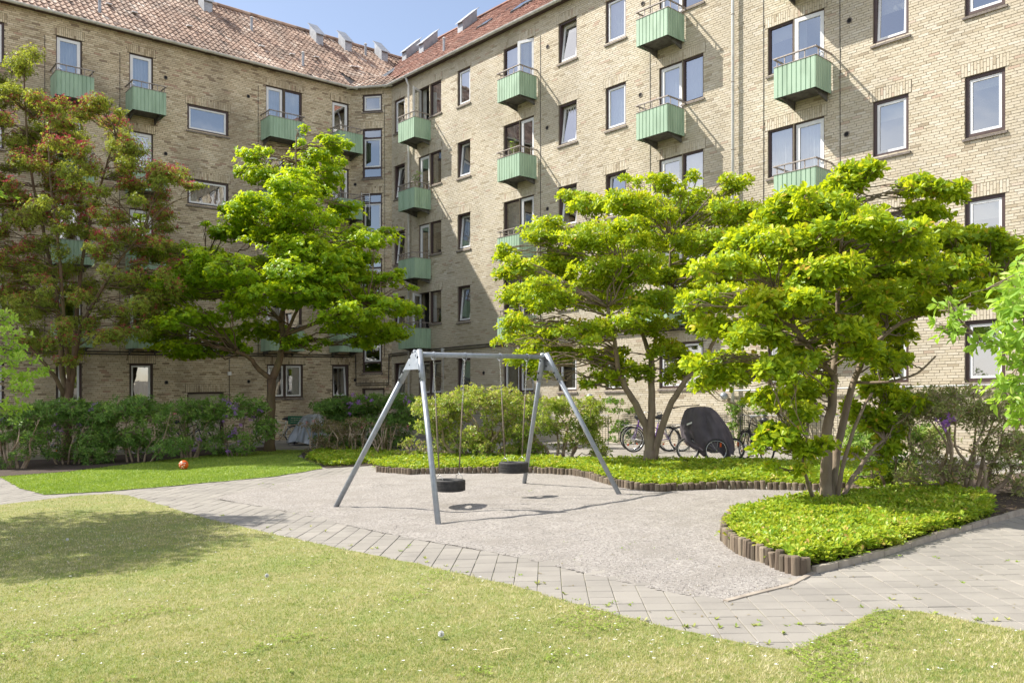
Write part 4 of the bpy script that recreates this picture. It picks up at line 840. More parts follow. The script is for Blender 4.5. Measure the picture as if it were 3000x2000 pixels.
# ================================================================ PLANTS
def leaf_template(kind):
    "leaf along +x, normal +z, unit length"
    if kind == 'obovate': v = [(0, 0, 0), (.45, .17, .05), (.78, .25, .07), (1, .0, -.06), (.78, -.25, .07), (.45, -.17, .05), (.55, 0, -.01)]; f = [(0, 1, 6), (1, 2, 6), (2, 3, 6), (3, 4, 6), (4, 5, 6), (5, 0, 6)]
    elif kind == 'long': v = [(0, 0, 0), (.55, .15, .04), (1, 0, -.08), (.55, -.15, .04)]; f = [(0, 1, 2), (0, 2, 3)]
    elif kind == 'broad': v = [(0, 0, 0), (.4, .28, .06), (1, 0, -.12), (.4, -.28, .06)]; f = [(0, 1, 2), (0, 2, 3)]
    elif kind == 'ovate': v = [(0, 0, 0), (.25, .22, .05), (.62, .22, .06), (1, 0, -.10), (.62, -.22, .06), (.25, -.22, .05)]; f = [(0, 1, 2, 3), (0, 3, 4, 5)]
    else: v = [(0, 0, 0), (.35, .35, .05), (.75, .30, .02), (1, 0, -.08), (.75, -.30, .02), (.35, -.35, .05)]; f = [(0, 1, 2, 3), (0, 3, 4, 5)]
    return np.array(v, float), f
def unit(a): return a/(np.linalg.norm(a, axis=-1, keepdims=True)+1e-9)
def rosettes(C, Nr, k, L, pitch, kind, rg, tint, tsd=.12, droop=0, brown=.012):
    "k leaves round every centre; returns (V, tint)"
    n = len(C); ref = unit(rg.normal(size=(n, 3))); e = unit(np.cross(Nr, ref)); g = np.cross(Nr, e)
    ph = (np.arange(k)[None]*2.399+rg.random((n, 1))*6.28+rg.normal(size=(n, k))*.35)[..., None]
    rad = e[:, None]*np.cos(ph)+g[:, None]*np.sin(ph); p = (pitch+rg.normal(size=(n, k))*.30)[..., None]
    x = unit(rad*np.cos(p)+Nr[:, None]*np.sin(p)-np.array([0, 0, 1.])*droop); z0 = -rad*np.sin(p)+Nr[:, None]*np.cos(p); z0 = z0+rg.normal(size=z0.shape)*.25; y = unit(np.cross(z0, x)); z = np.cross(x, y)
    tv, tf = leaf_template(kind); s_ = (L*rg.uniform(.6, 1.15, (n, k)))[..., None, None]
    base = (C[:, None]+rad*.01)[:, :, None]
    V = base+s_*(tv[None, None, :, 0:1]*x[:, :, None]+tv[None, None, :, 1:2]*y[:, :, None]+tv[None, None, :, 2:3]*z[:, :, None])
    t = np.clip(tint[:, None]+rg.normal(size=(n, k))*tsd, 0, .97); t[rg.random((n, k)) < brown] = 1.0
    return V.reshape(n*k, len(tv), 3), tf, t.ravel()
def put_leaves(V, tf, t, mat, parent, nsingle=300, word='foliage'):
    c = V.mean(1); px = 1500+F*c[:, 0]/c[:, 1]; py = 1154-F*(c[:, 2]-EYE)/c[:, 1]; size = 1/c[:, 1]
    vis = (px > 0) & (px < 3000) & (py > 0) & (py < 2000); order = np.argsort(-(size+vis*10.)); off = wloc(parent)
    if nsingle: 
        order = order.copy(); head = order[:nsingle*6:6]; hs = set(head.tolist()); rest = np.array([i for i in range(len(V)) if i not in hs]) if len(V) < 400000 else order
    else: head = []; rest = order
    for i in head:
        m = MB(); m.grid(V[i:i+1], tf, t[i:i+1]); o = bpy.data.objects.new('leaf', m.mesh('leaf', mat, c[i])); COL.objects.link(o); o.parent = parent; o.location = c[i]-off
    m = MB(); m.grid(V[rest], tf, t[rest]); return m.build(word, mat, parent, kind='stuff')
def curve(a, b, sag, rg, n=6, jit=.06):
    a, b = np.array(a, float), np.array(b, float); L = np.linalg.norm(b-a); P = [a+(b-a)*t+np.array([0, 0, sag*L*math.sin(math.pi*t)]) for t in np.linspace(0, 1, n)]
    for i in range(1, n-1): P[i] = P[i]+rg.normal(size=3)*jit*L*.5
    return np.array(P)
def plant(name, label, cat, base, trunks, pads, leaf, mat, bark, seed, group=None, dens=30, k=6, L=.12, pitch=.45, up=.6, droop=0, nsingle=300, scale_y=1.0, limbr=.05, twigs=True, flowers=None, tint=.45, tintup=.12, tsd=.12, sub=7, shell=.55, twr=.006, brch='branch', nst=.5, brown=.012):
    "trunks: list of (pixel path with depth offsets, start radius, end radius); pads: (px, py, dY, rx_px, ry_px, rd_m)"
    rg = np.random.default_rng(seed); root = thing(name, label, cat, base, group); Y0 = base[1]; nodes = []
    m = MB()
    for (path, ra, rb) in trunks:
        P = np.array([pt(px, py, Y0+dy) for (px, py, dy) in path]); P[0] = P[0] if path[0] is None else P[0]
        t = np.linspace(0, len(P)-1, 4*(len(P)-1)+1); Q = np.array([P[int(x)]*(1-x % 1)+P[min(int(x)+1, len(P)-1)]*(x % 1) for x in t]); Q[1:-1] = (Q[:-2]+2*Q[1:-1]+Q[2:])/4
        Q[1:-1] += rg.normal(size=Q[1:-1].shape)*ra*.08; R_ = np.linspace(ra, rb, len(Q)); 
        if Q[0][2] < base[2]+.5 and ra > .03: R_[0] *= 1.35; R_[1] *= 1.1
        m.tube(Q, R_, 10); nodes += [(q, r) for q, r in zip(Q, R_)]
    if m.n: m.build('trunk', bark, root, smooth=True)
    nodes_p = np.array([q for q, r in nodes]); nodes_r = np.array([r for q, r in nodes])
    Cs, Ns, Ts, hint = [], [], [], []
    twm = MB()
    for ip, pd in enumerate(pads):
        px, py, dy, rx, ry, rd = pd; Yp = Y0+dy; c = pt(px, py, Yp); sx, sz = rx*Yp/F, ry*Yp/F; sy = rd if rd else sx
        d = np.linalg.norm((nodes_p-c)*np.array([1, 1, 1.4]), axis=1)+np.maximum(0, nodes_p[:, 2]-c[2]+.1)*2; kx = int(np.argmin(d)); s0 = nodes_p[kx]; r0 = min(nodes_r[kx]*.75, limbr)
        bm_ = MB(); cc = c-np.array([0, 0, sz*.35]); Q = curve(s0, cc, .06, rg, 7, .07); bm_.tube(Q, np.linspace(r0, r0*.35, 7), 6)
        ends = [cc]
        for q in range(sub):
            v = rg.normal(size=3); v /= np.linalg.norm(v); e = c+v*np.array([sx, sy, sz])*.75; st = Q[rg.integers(3, 7)]; q2 = curve(st, e, .04, rg, 4, .1); bm_.tube(q2, [max(r0*.35, .006), .008 if r0 > .02 else .005, .005, .003], 4, cap=False); ends += [q2[2], e]
        if limbr: bm_.build(brch, bark, root, smooth=True)
        ends = np.array(ends)
        area = 4*math.pi*((sx*sy)**1.6/3+(sx*sz)**1.6/3+(sy*sz)**1.6/3)**(1/1.6); n = max(5, int(area*dens))
        v = unit(rg.normal(size=(n, 3))); v[:, 2] = np.where(v[:, 2] < 0, v[:, 2]*.9, v[:, 2]); rr = shell+(1-shell)*rg.random(n)**.5
        lump = 1+.20*np.sin(v[:, 0]*5+ip)+.16*np.sin(v[:, 1]*6+ip*2.1)+.16*np.sin(v[:, 0]*13+v[:, 2]*7+ip*1.3)
        p = c+v*np.array([sx, sy, sz])*(rr*lump)[:, None]; nn = unit(v*np.array([1., 1., .5])+np.array([0, 0, up])+rg.normal(size=v.shape)*.25)
        Cs.append(p); Ns.append(nn); pt_ = tint+rg.normal()*.07; Ts.append(np.clip(pt_+tintup*v[:, 2]+rg.normal(size=n)*.10, 0, .95))  # paler young leaves on pad tops, plus sunlit tops and shaded undersides painted in
        if twigs:
            for q in rg.choice(n, max(1, int(n*nst)), replace=False):
                j = int(np.argmin(np.linalg.norm(ends-p[q], axis=1))); mid_ = (ends[j]+p[q])/2+np.array([0, 0, -.02]); twm.tube([ends[j], mid_, p[q]], [twr, twr*.7, twr*.5], 3, cap=False)
    if twigs and twm.n: twm.build('twigs', bark, root, kind='stuff')
    C, N_, T_ = np.concatenate(Cs), np.concatenate(Ns), np.concatenate(Ts)
    V, tf, tt = rosettes(C, N_, k, L, pitch, leaf, rg, T_, tsd, droop, brown); put_leaves(V, tf, tt, mat, root, nsingle)
    if flowers:
        (fn, fm, fpts, size, num) = flowers[:5]
        for (px, py, sc) in fpts:
            # nearest leaf centre on that ray, towards the camera
            qx = 1500+F*C[:, 0]/C[:, 1]; qy = 1154-F*(C[:, 2]-EYE)/C[:, 1]; d = np.hypot(qx-px, qy-py)+C[:, 1]*12; j = int(np.argmin(d)); p = pt(px, py, C[j][1]-.10)
            fm_ = MB(); r = size*sc; nn = np.tile(np.array([0, -.5, .8]), (num, 1)); cen = p+rg.normal(size=(num, 3))*r*.45; VV, ff, t2 = rosettes(cen, unit(rg.normal(size=(num, 3))*.7+np.array([0, -.4, .7])), 5, r*.65, .55, 'broad', rg, np.full(num, .5)); fm_.grid(VV, ff, t2); fm_.build(fn, fm, root)
    return root, C
R5 = random.Random(3)
# ---------------- left-of-centre tree with layered bright crown
mb = G(-7.63, 26.3, 0)
mp = [(868,385,35,50),(975,415,45,25),(925,470,85,42),(735,455,48,28),(770,510,70,38),(860,555,105,45),(950,540,65,35),(760,610,85,38),(700,640,55,25),(880,640,105,48),(1000,615,65,32),(665,682,62,28),(790,690,110,40),(880,730,120,45),(975,700,95,40),(1085,702,85,24),(1040,755,90,28),(450,725,75,28),(540,745,100,34),(640,775,110,40),(740,800,120,42),(860,800,135,45),(1000,790,110,42),(1120,818,75,26),(1185,836,42,15),(540,815,115,34),(630,850,110,32),(880,860,130,42),(1030,870,110,40),(1140,895,85,32),(1205,910,50,22),(470,880,95,38),(430,830,60,30),(560,930,105,36),(490,985,80,35),(560,1030,95,22),(640,985,85,30),(700,905,80,38),(745,965,75,35),(770,860,90,35),(870,1000,60,24),(1010,930,115,36),(1110,965,95,30),(1060,1000,60,16),(680,1020,50,18),(930,1010,40,20)]
def dep(l, R0, s=1.0):
    "depth offsets: pads near the crown's outline stay at mid depth, inner ones spread to the front and back"
    cx = sum(p[0] for p in l)/len(l); rx = max(abs(p[0]-cx) for p in l); out = []
    for i, p in enumerate(l):
        w_ = math.sqrt(max(0, 1-((p[0]-cx)/rx)**2)); out.append((p[0], p[1], (-1 if i % 2 else 1)*R0*w_*(.35+.65*R5.random())*s if p[3] > 30 else 0, p[2]*1.06, p[3]*1.15, 0))
    res = []
    for (a, b, c, e, f_, g) in out:              # every pad breaks into a few smaller sprays
        if e > 45: res.append((a, b, c, e*.80, f_*.80, 0))
        for q in range(4 if e > 45 else 2):
            res.append((a+R5.uniform(-.95, .95)*e, b+R5.uniform(-.95, .9)*f_, c+R5.uniform(-.5, .5)*e*s*R0*.008, e*R5.uniform(.26, .48), f_*R5.uniform(.26, .5), 0))
    return res
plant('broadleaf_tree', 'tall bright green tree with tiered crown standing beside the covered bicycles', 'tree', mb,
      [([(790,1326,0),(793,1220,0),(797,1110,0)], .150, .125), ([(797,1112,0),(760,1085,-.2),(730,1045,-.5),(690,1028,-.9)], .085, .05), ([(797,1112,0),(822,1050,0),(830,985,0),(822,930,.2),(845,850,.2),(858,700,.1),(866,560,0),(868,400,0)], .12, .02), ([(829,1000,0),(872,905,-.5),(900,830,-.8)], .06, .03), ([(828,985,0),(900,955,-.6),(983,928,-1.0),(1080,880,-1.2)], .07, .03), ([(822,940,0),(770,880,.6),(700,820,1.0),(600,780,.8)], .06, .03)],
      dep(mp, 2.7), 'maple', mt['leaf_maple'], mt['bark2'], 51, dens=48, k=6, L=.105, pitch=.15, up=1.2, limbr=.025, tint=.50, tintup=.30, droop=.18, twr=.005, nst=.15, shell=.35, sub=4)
# ---------------- two many-stemmed trees on the right
m1 = at(1900, 1372); m2_ = at(2430, 1500)
p1 = [(1832,548,42,22),(1955,548,58,26),(2060,533,40,26),(2150,548,50,26),(1730,605,85,28),(1860,605,105,38),(2010,618,115,42),(2150,630,100,45),(1600,680,105,34),(1740,695,125,42),(1920,700,135,42),(2100,710,125,45),(1485,742,45,20),(1520,790,70,32),(1640,775,115,40),(1800,790,135,42),(1980,800,135,42),(2130,800,115,45),(1505,870,60,35),(1610,870,110,40),(1760,880,115,42),(1920,880,115,38),(2080,890,105,42),(1500,950,55,36),(1590,975,85,38),(1730,965,105,36),(1880,955,80,28),(2070,960,70,35),(1478,1012,42,15),(1545,1050,65,25),(1650,1040,75,32),(1775,1050,60,30),(1770,1105,62,26),(1870,1090,60,28),(1990,1090,55,30),(1590,1092,40,16),(1960,1020,60,25)]
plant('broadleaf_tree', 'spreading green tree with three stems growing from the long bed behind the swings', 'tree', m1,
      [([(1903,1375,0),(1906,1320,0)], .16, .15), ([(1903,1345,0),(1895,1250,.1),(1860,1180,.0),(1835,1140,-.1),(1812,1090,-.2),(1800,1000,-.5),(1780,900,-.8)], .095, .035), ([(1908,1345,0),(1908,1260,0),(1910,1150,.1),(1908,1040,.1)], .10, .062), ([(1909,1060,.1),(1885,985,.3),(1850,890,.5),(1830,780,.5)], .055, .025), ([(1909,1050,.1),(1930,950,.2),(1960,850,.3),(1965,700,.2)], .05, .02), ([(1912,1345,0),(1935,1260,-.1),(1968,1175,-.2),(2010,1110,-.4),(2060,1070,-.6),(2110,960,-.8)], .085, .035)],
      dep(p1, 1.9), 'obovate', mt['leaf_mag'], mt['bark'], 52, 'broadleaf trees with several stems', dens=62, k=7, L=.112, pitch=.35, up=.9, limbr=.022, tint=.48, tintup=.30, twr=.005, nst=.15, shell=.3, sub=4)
p2 = [(2525,505,65,28),(2475,545,60,30),(2340,578,70,22),(2440,610,85,34),(2680,545,55,24),(2775,565,55,20),(2705,615,55,26),(2290,630,70,28),(2400,660,105,34),(2540,655,80,34),(2180,700,65,30),(2300,715,115,40),(2470,720,125,42),(2640,715,105,38),(2770,700,80,28),(2890,715,80,30),(2985,735,60,28),(2120,785,85,38),(2270,795,115,42),(2440,795,125,42),(2620,795,115,42),(2790,790,105,40),(2930,800,85,40),(2040,885,58,24),(2140,880,95,38),(2280,885,115,42),(2450,880,125,42),(2620,865,105,38),(2770,850,95,34),(2900,860,80,35),(2100,960,70,28),(2200,985,95,36),(2330,985,105,40),(2480,965,100,42),(2600,955,75,36),(2050,1065,55,26),(2150,1080,90,34),(2280,1080,85,36),(2400,1050,85,36),(2530,1030,75,36),(2130,1115,70,20),(2250,1165,55,32),(2560,1130,65,34),(2350,1150,55,30),(2700,905,60,18),(2560,1230,70,40),(2640,1180,60,34),(2600,1310,50,30),(2520,1330,35,24),(2290,1275,60,28),(2360,1320,62,30),(2250,1300,45,20),(2280,1375,36,16),(2360,1385,32,14),(2350,1205,45,24),(2600,1060,60,30),(2560,1385,30,20),(2390,1130,50,24)]
d2 = dep(p2, 1.3)
d2 = [(a, b, (-.5-.3*R5.random() if a < 2450 else .8) if b > 1190 else c, e, f_, g) for (a, b, c, e, f_, g) in d2]
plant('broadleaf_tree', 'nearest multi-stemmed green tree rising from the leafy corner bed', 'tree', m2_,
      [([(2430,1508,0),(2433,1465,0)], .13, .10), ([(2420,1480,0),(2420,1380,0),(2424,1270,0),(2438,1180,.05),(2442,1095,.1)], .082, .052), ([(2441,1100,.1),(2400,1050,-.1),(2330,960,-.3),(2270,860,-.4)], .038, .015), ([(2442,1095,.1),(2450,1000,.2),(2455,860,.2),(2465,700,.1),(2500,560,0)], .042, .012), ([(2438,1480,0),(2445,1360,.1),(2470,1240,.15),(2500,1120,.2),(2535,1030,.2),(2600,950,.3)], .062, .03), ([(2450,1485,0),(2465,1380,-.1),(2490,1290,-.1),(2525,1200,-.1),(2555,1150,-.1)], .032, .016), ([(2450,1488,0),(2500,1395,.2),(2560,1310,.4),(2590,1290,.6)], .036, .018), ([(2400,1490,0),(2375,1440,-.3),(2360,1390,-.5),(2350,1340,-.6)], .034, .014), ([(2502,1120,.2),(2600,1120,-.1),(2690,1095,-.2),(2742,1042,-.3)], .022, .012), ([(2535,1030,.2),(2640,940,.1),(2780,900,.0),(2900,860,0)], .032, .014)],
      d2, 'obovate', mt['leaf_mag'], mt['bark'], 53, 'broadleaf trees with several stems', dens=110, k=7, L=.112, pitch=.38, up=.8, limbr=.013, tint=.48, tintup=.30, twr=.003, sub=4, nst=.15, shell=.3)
# ---------------- hawthorn
hb = G(-12.9, 24.2, 0); outl = [(-120,260),(0,230),(50,190),(70,140),(110,150),(95,215),(120,260),(190,300),(300,290),(370,320),(360,350),(400,420),(500,430),(505,450),(470,470),(560,520),(600,540),(565,590),(560,650),(480,690),(530,750),(500,820),(520,900),(440,970),(360,1040),(250,1030),(180,1070),(60,1000),(0,930),(-160,900)]
rgh = np.random.default_rng(8); pads = []; 
while len(pads) < 250:
    p = rgh.uniform((-160, 140), (600, 1060))
    if inpoly([p], outl)[0] and all(math.hypot((p[0]-q[0]), (p[1]-q[1])) > 26 for q in pads[-60:]):
        w_ = math.sqrt(max(0, 1-((p[0]-220)/420)**2)); pads.append((p[0], p[1], rgh.uniform(-2.2, 2.2)*w_, rgh.uniform(24, 50), rgh.uniform(16, 32), 0))
pads += [(75, 160, 0, 26, 22, 0), (60, 205, 0, 24, 25, 0), (40, 260, 0, 30, 26, 0), (350, 330, 0, 26, 12, 0), (560, 545, 0, 36, 10, 0), (590, 545, 0, 18, 8, 0), (300, 320, 0, 30, 14, 0), (480, 505, 0, 32, 12, 0)]
root, CH_ = plant('hawthorn_tree', 'hawthorn tree dotted with crimson blossom rising above the hedge on the left', 'tree', hb,
      [([(192,1350,0),(195,1240,0),(205,1130,0),(215,1060,0)], .15, .10), ([(200,1170,0),(180,1080,.1),(178,980,.3),(160,820,.5),(120,650,.5),(80,450,.2),(70,200,0)], .09, .02), ([(190,1160,0),(160,1100,-.4),(110,1040,-.7),(40,980,-.9)], .07, .03), ([(215,1070,0),(235,960,-.2),(290,860,-.4),(350,760,-.6),(420,680,-.6)], .07, .02), ([(215,1070,0),(225,900,.3),(250,700,.5),(300,520,.4),(340,400,0)], .07, .02), ([(205,1130,0),(190,980,-.5),(178,780,-.9),(150,560,-.9),(140,400,-.6)], .06, .02)],
      pads, 'broad', mt['leaf_haw'], mt['bark2'], 54, dens=115, k=6, L=.062, pitch=.4, up=.5, limbr=.016, tint=.55, tintup=.12, tsd=.2, sub=4, twr=.006, nst=.4, shell=.1, nsingle=0)
rg = np.random.default_rng(9); sel = CH_[rg.random(len(CH_)) < .85]; fld = smooth_noise(sel[:, 0]*1.9, sel[:, 2]*1.9+sel[:, 1]*.7, 77); qx = 1500+F*sel[:, 0]/sel[:, 1]; qy = 1154-F*(sel[:, 2]-EYE)/sel[:, 1]
sel = sel[(fld > -.02) & (rg.random(len(sel)) < np.where(qy < 780, .85, .35)) & (qy > 280)]; cen = sel+rg.normal(size=sel.shape)*.03+np.array([0, -.03, .05])
V, tf, tt = rosettes(cen, unit(rg.normal(size=cen.shape)*.5+np.array([0, -.3, .8])), 6, .046, .5, 'broad', rg, np.full(len(cen), .55), .3); m = MB(); m.grid(V, tf, tt); m.build('blossoms', mt['fl_red'], root, kind='stuff')
# ---------------- trees whose crowns reach in from outside the frame on both sides
lb = G(-8.0, 10.9, 0)
def padm(X, Y, Z, rx, ry, rz, Y0): return (1500+F*X/Y, 1154-F*(Z-EYE)/Y, Y-Y0, rx*F/Y, rz*F/Y, ry)
rga = np.random.default_rng(12); pl = []
for i in range(80):
    v = rga.normal(size=3); v /= np.linalg.norm(v); r = rga.random()**.4; pl.append(padm(-9.9+v[0]*2.2*r, 11.3+v[1]*2.4*r, 4.8+v[2]*1.2*r, .5, .5, .22, lb[1]))
pl += [(30, 985, -.1, 40, 22, 0), (75, 1060, -.2, 42, 22, 0), (35, 1110, -.1, 50, 28, 0), (110, 1085, -.2, 30, 12, 0), (20, 1190, 0, 42, 26, 0), (15, 930, 0, 30, 22, 0), (60, 1140, -.3, 35, 18, 0), (10, 1040, .2, 45, 24, 0), (48, 1020, .2, 30, 16, 0)]
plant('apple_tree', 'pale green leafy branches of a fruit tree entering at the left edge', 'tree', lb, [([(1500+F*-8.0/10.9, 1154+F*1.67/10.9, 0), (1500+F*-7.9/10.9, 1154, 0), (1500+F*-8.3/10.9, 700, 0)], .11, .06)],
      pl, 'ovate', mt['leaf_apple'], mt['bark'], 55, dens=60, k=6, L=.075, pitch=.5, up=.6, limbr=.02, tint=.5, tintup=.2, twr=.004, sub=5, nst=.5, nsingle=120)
rb = G(5.15, 6.2, 0)
pr = [(2985, 830, 0, 50, 40, .25), (3000, 900, 0, 60, 45, .25), (2985, 970, -.1, 55, 42, .25), (3000, 1050, 0, 60, 45, .25), (2975, 1140, -.1, 60, 45, .25), (2950, 1165, -.2, 34, 20, .12), (3010, 1200, 0, 50, 40, .2), (2870, 1005, -.1, 24, 12, .08), (2925, 1005, -.1, 22, 12, .08), (2770, 900, -.1, 30, 24, .1), (2765, 955, -.1, 26, 26, .1), (2800, 935, -.1, 20, 26, .1), (2795, 975, -.1, 16, 16, .05), (3040, 950, .3, 90, 120, .4), (3060, 800, .2, 90, 90, .4), (2960, 1120, 0, 30, 24, .12)]
for i in range(16):
    v = rga.normal(size=3); v /= np.linalg.norm(v); pr.append(padm(6.3+v[0]*.8, 6.4+v[1]*.8, 2.5+abs(v[2])*.9, .35, .35, .18, rb[1]))
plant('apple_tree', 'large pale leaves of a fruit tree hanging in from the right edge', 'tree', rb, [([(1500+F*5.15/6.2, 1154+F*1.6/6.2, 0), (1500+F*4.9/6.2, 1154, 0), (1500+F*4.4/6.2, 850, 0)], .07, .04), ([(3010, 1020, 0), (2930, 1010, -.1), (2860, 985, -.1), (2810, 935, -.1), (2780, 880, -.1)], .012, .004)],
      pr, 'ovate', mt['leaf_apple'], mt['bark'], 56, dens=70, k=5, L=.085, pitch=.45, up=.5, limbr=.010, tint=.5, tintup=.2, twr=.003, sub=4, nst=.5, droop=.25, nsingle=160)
# ---------------- shrubs
def shrub(name, label, px, py, w_, h_, leaf, mat, seed, rd=.8, n=26, dens=26, k=7, L=.13, stems=5, bark='twig', **kw):
    "a shrub standing at ground pixel (px, py), w_ x h_ pixels"
    rg = np.random.default_rng(seed); b = at(px, py); Y0 = b[1]; pads = []
    for i in range(n):
        t = rg.uniform(-1, 1); hh = rg.uniform(.08, .92) if i % 3 else rg.uniform(.7, .92); wd = math.sqrt(max(.05, 1-(t*.9)**2)); top = h_*(.80+.25*wd*.8)
        pads.append((px+t*w_*.46, py-hh*top, rg.uniform(-rd, rd)*.6*wd, rg.uniform(.12, .20)*w_*kw.get('pw', 1), rg.uniform(.08, .13)*h_, 0))
    kw.pop('pw', None); tr = []
    for i in range(stems):
        a = (i-(stems-1)/2)/max(1, stems-1); tr.append(([(px+a*w_*.25, py, 0), (px+a*w_*.45+rg.normal()*w_*.05, py-h_*.22, rg.normal()*.25), (px+a*w_*.5+rg.normal()*w_*.08, py-h_*.45, rg.normal()*.3), (px+a*w_*.75+rg.normal()*w_*.06, py-h_*.78, rg.normal()*.35)], kw.get('sr', .028), .008))
    kw.pop('sr', None)
    return plant(name, label, 'shrub', b, tr, pads, leaf, mat, mt[bark], seed, dens=dens*1.45, k=k, L=L*.9, limbr=kw.pop('limbr', .012), twr=.004, **kw)
gh_ = 'rhododendrons in the hedge under the hawthorn'
FP = 'flower_head'
shrub('rhododendron', 'twiggy rhododendron at the left end of the hedge with bare lower stems', 45, 1378, 190, 190, 'long', mt['leaf_rho'], 61, group=gh_, n=28, stems=7, flowers=(FP, mt['fl_purple'], [(10, 1230, 1)], .07, 7), nsingle=60, tint=.4, sr=.04)
shrub('rhododendron', 'rhododendron with scattered mauve flowers in front of the hawthorn trunk', 200, 1365, 250, 195, 'long', mt['leaf_rho'], 62, group=gh_, n=46, flowers=(FP, mt['fl_purple'], [(166, 1217, .9), (265, 1196, .8), (277, 1183, .7), (144, 1262, .8), (182, 1262, .8), (168, 1260, .8), (232, 1242, .7), (95, 1215, .6), (158, 1245, .6)], .07, 7), nsingle=80, tint=.42)
shrub('rhododendron', 'nearly flowerless rhododendron in the middle of the hedge', 405, 1358, 250, 195, 'long', mt['leaf_rho'], 63, group=gh_, n=30, flowers=(FP, mt['fl_pink'], [(510, 1210, .8), (352, 1269, .7), (368, 1314, .6)], .07, 7), nsingle=80, tint=.42)
shrub('rhododendron', 'rhododendron between the bare-stemmed gap and the purple end of the hedge', 555, 1345, 170, 180, 'long', mt['leaf_rho'], 64, group=gh_, n=22, stems=6, nsingle=60, tint=.5, sr=.035, flowers=(FP, mt['fl_purple'], [(585, 1288, 1.1), (568, 1318, .8)], .07, 7))
shrub('rhododendron', 'rhododendron covered in purple flowers at the hedge end beside the tree trunk', 695, 1340, 190, 180, 'long', mt['leaf_rho'], 65, group=gh_, n=24, nsingle=60, tint=.45, flowers=(FP, mt['fl_purple'], [(651, 1171, .8), (666, 1177, .8), (680, 1186, 1), (686, 1197, 1), (696, 1192, .9), (690, 1212, .9), (666, 1219, .9), (706, 1243, .9), (736, 1230, .8), (718, 1220, .7), (675, 1276, .9), (691, 1256, .9), (690, 1266, .9), (683, 1269, .8), (668, 1321, .8), (746, 1222, .7), (765, 1206, .7), (700, 1292, .6), (632, 1245, .6), (758, 1198, .5), (741, 1268, .6), (655, 1235, .6)], .075, 8))
shrub('rhododendron', 'dense dark rhododendron with a few lilac flower heads behind the front swing legs', 1078, 1318, 300, 165, 'long', mt['leaf_rho'], 66, n=38, dens=30, nsingle=100, tint=.35, rd=1.1, flowers=(FP, mt['fl_purple'], [(1035, 1158, 1), (1026, 1185, 1.1), (1048, 1178, 1.2), (1074, 1163, .9), (1088, 1171, .9), (1187, 1169, 1.1), (1198, 1177, 1.1), (1023, 1213, .8)], .075, 8))
shrub('azalea', 'half bare azalea with small pink flowers beside the silver tarpaulin', 940, 1332, 120, 110, 'broad', mt['leaf_dry'], 67, group='dry azaleas in front of the dark rhododendron', n=18, dens=36, k=6, L=.055, stems=7, bark='twig', nsingle=0, flowers=(FP, mt['fl_pink'], [(899, 1238, .6), (919, 1233, .6), (895, 1246, .5)], .06, 6), nst=.9)
shrub('azalea', 'brownish azalea seen left of the slanting swing leg', 1030, 1335, 140, 115, 'broad', mt['leaf_dry'], 68, group='dry azaleas in front of the dark rhododendron', n=18, dens=34, k=6, L=.055, stems=8, nsingle=0, flowers=(FP, mt['fl_pink'], [(1060, 1251, .6), (1195, 1250, .9), (1090, 1240, .5)], .06, 6), nst=.9)
shrub('azalea', 'bare twiggy azalea with pinkish tips seen between the two front swing legs', 1120, 1340, 110, 112, 'broad', mt['leaf_dry'], 69, group='dry azaleas in front of the dark rhododendron', n=12, dens=24, k=6, L=.05, stems=9, nsingle=0, nst=1)
shrub('leafy_shrub', 'small yellow leaved shrub low behind the near swing leg', 1215, 1352, 110, 75, 'broad', mt['leaf_bush'], 70, n=12, dens=30, k=5, L=.07, stems=8, nsingle=0, tint=.7)
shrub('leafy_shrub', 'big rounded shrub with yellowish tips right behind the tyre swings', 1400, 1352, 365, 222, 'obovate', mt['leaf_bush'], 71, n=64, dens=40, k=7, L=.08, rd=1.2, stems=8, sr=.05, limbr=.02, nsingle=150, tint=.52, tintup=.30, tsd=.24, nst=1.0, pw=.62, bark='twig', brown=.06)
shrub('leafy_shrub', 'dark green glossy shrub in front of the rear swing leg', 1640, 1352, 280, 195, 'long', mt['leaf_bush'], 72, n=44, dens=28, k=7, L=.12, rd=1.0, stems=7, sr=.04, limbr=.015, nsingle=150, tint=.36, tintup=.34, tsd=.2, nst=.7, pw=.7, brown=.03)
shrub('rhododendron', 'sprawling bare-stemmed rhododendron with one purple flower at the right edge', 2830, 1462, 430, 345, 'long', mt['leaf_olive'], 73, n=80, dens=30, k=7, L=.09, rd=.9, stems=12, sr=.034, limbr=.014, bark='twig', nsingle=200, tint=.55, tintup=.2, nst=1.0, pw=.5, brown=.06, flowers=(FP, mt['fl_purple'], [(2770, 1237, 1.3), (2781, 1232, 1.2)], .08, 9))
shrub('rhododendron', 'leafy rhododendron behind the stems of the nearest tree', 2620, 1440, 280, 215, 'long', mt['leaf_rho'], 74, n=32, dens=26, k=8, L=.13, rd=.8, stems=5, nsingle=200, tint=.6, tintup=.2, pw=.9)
shrub('rhododendron', 'low rhododendron sprawling over the soil at the far right edge', 3010, 1440, 150, 170, 'long', mt['leaf_rho'], 75, n=14, dens=28, k=8, L=.12, rd=.6, stems=3, nsingle=60, tint=.5)
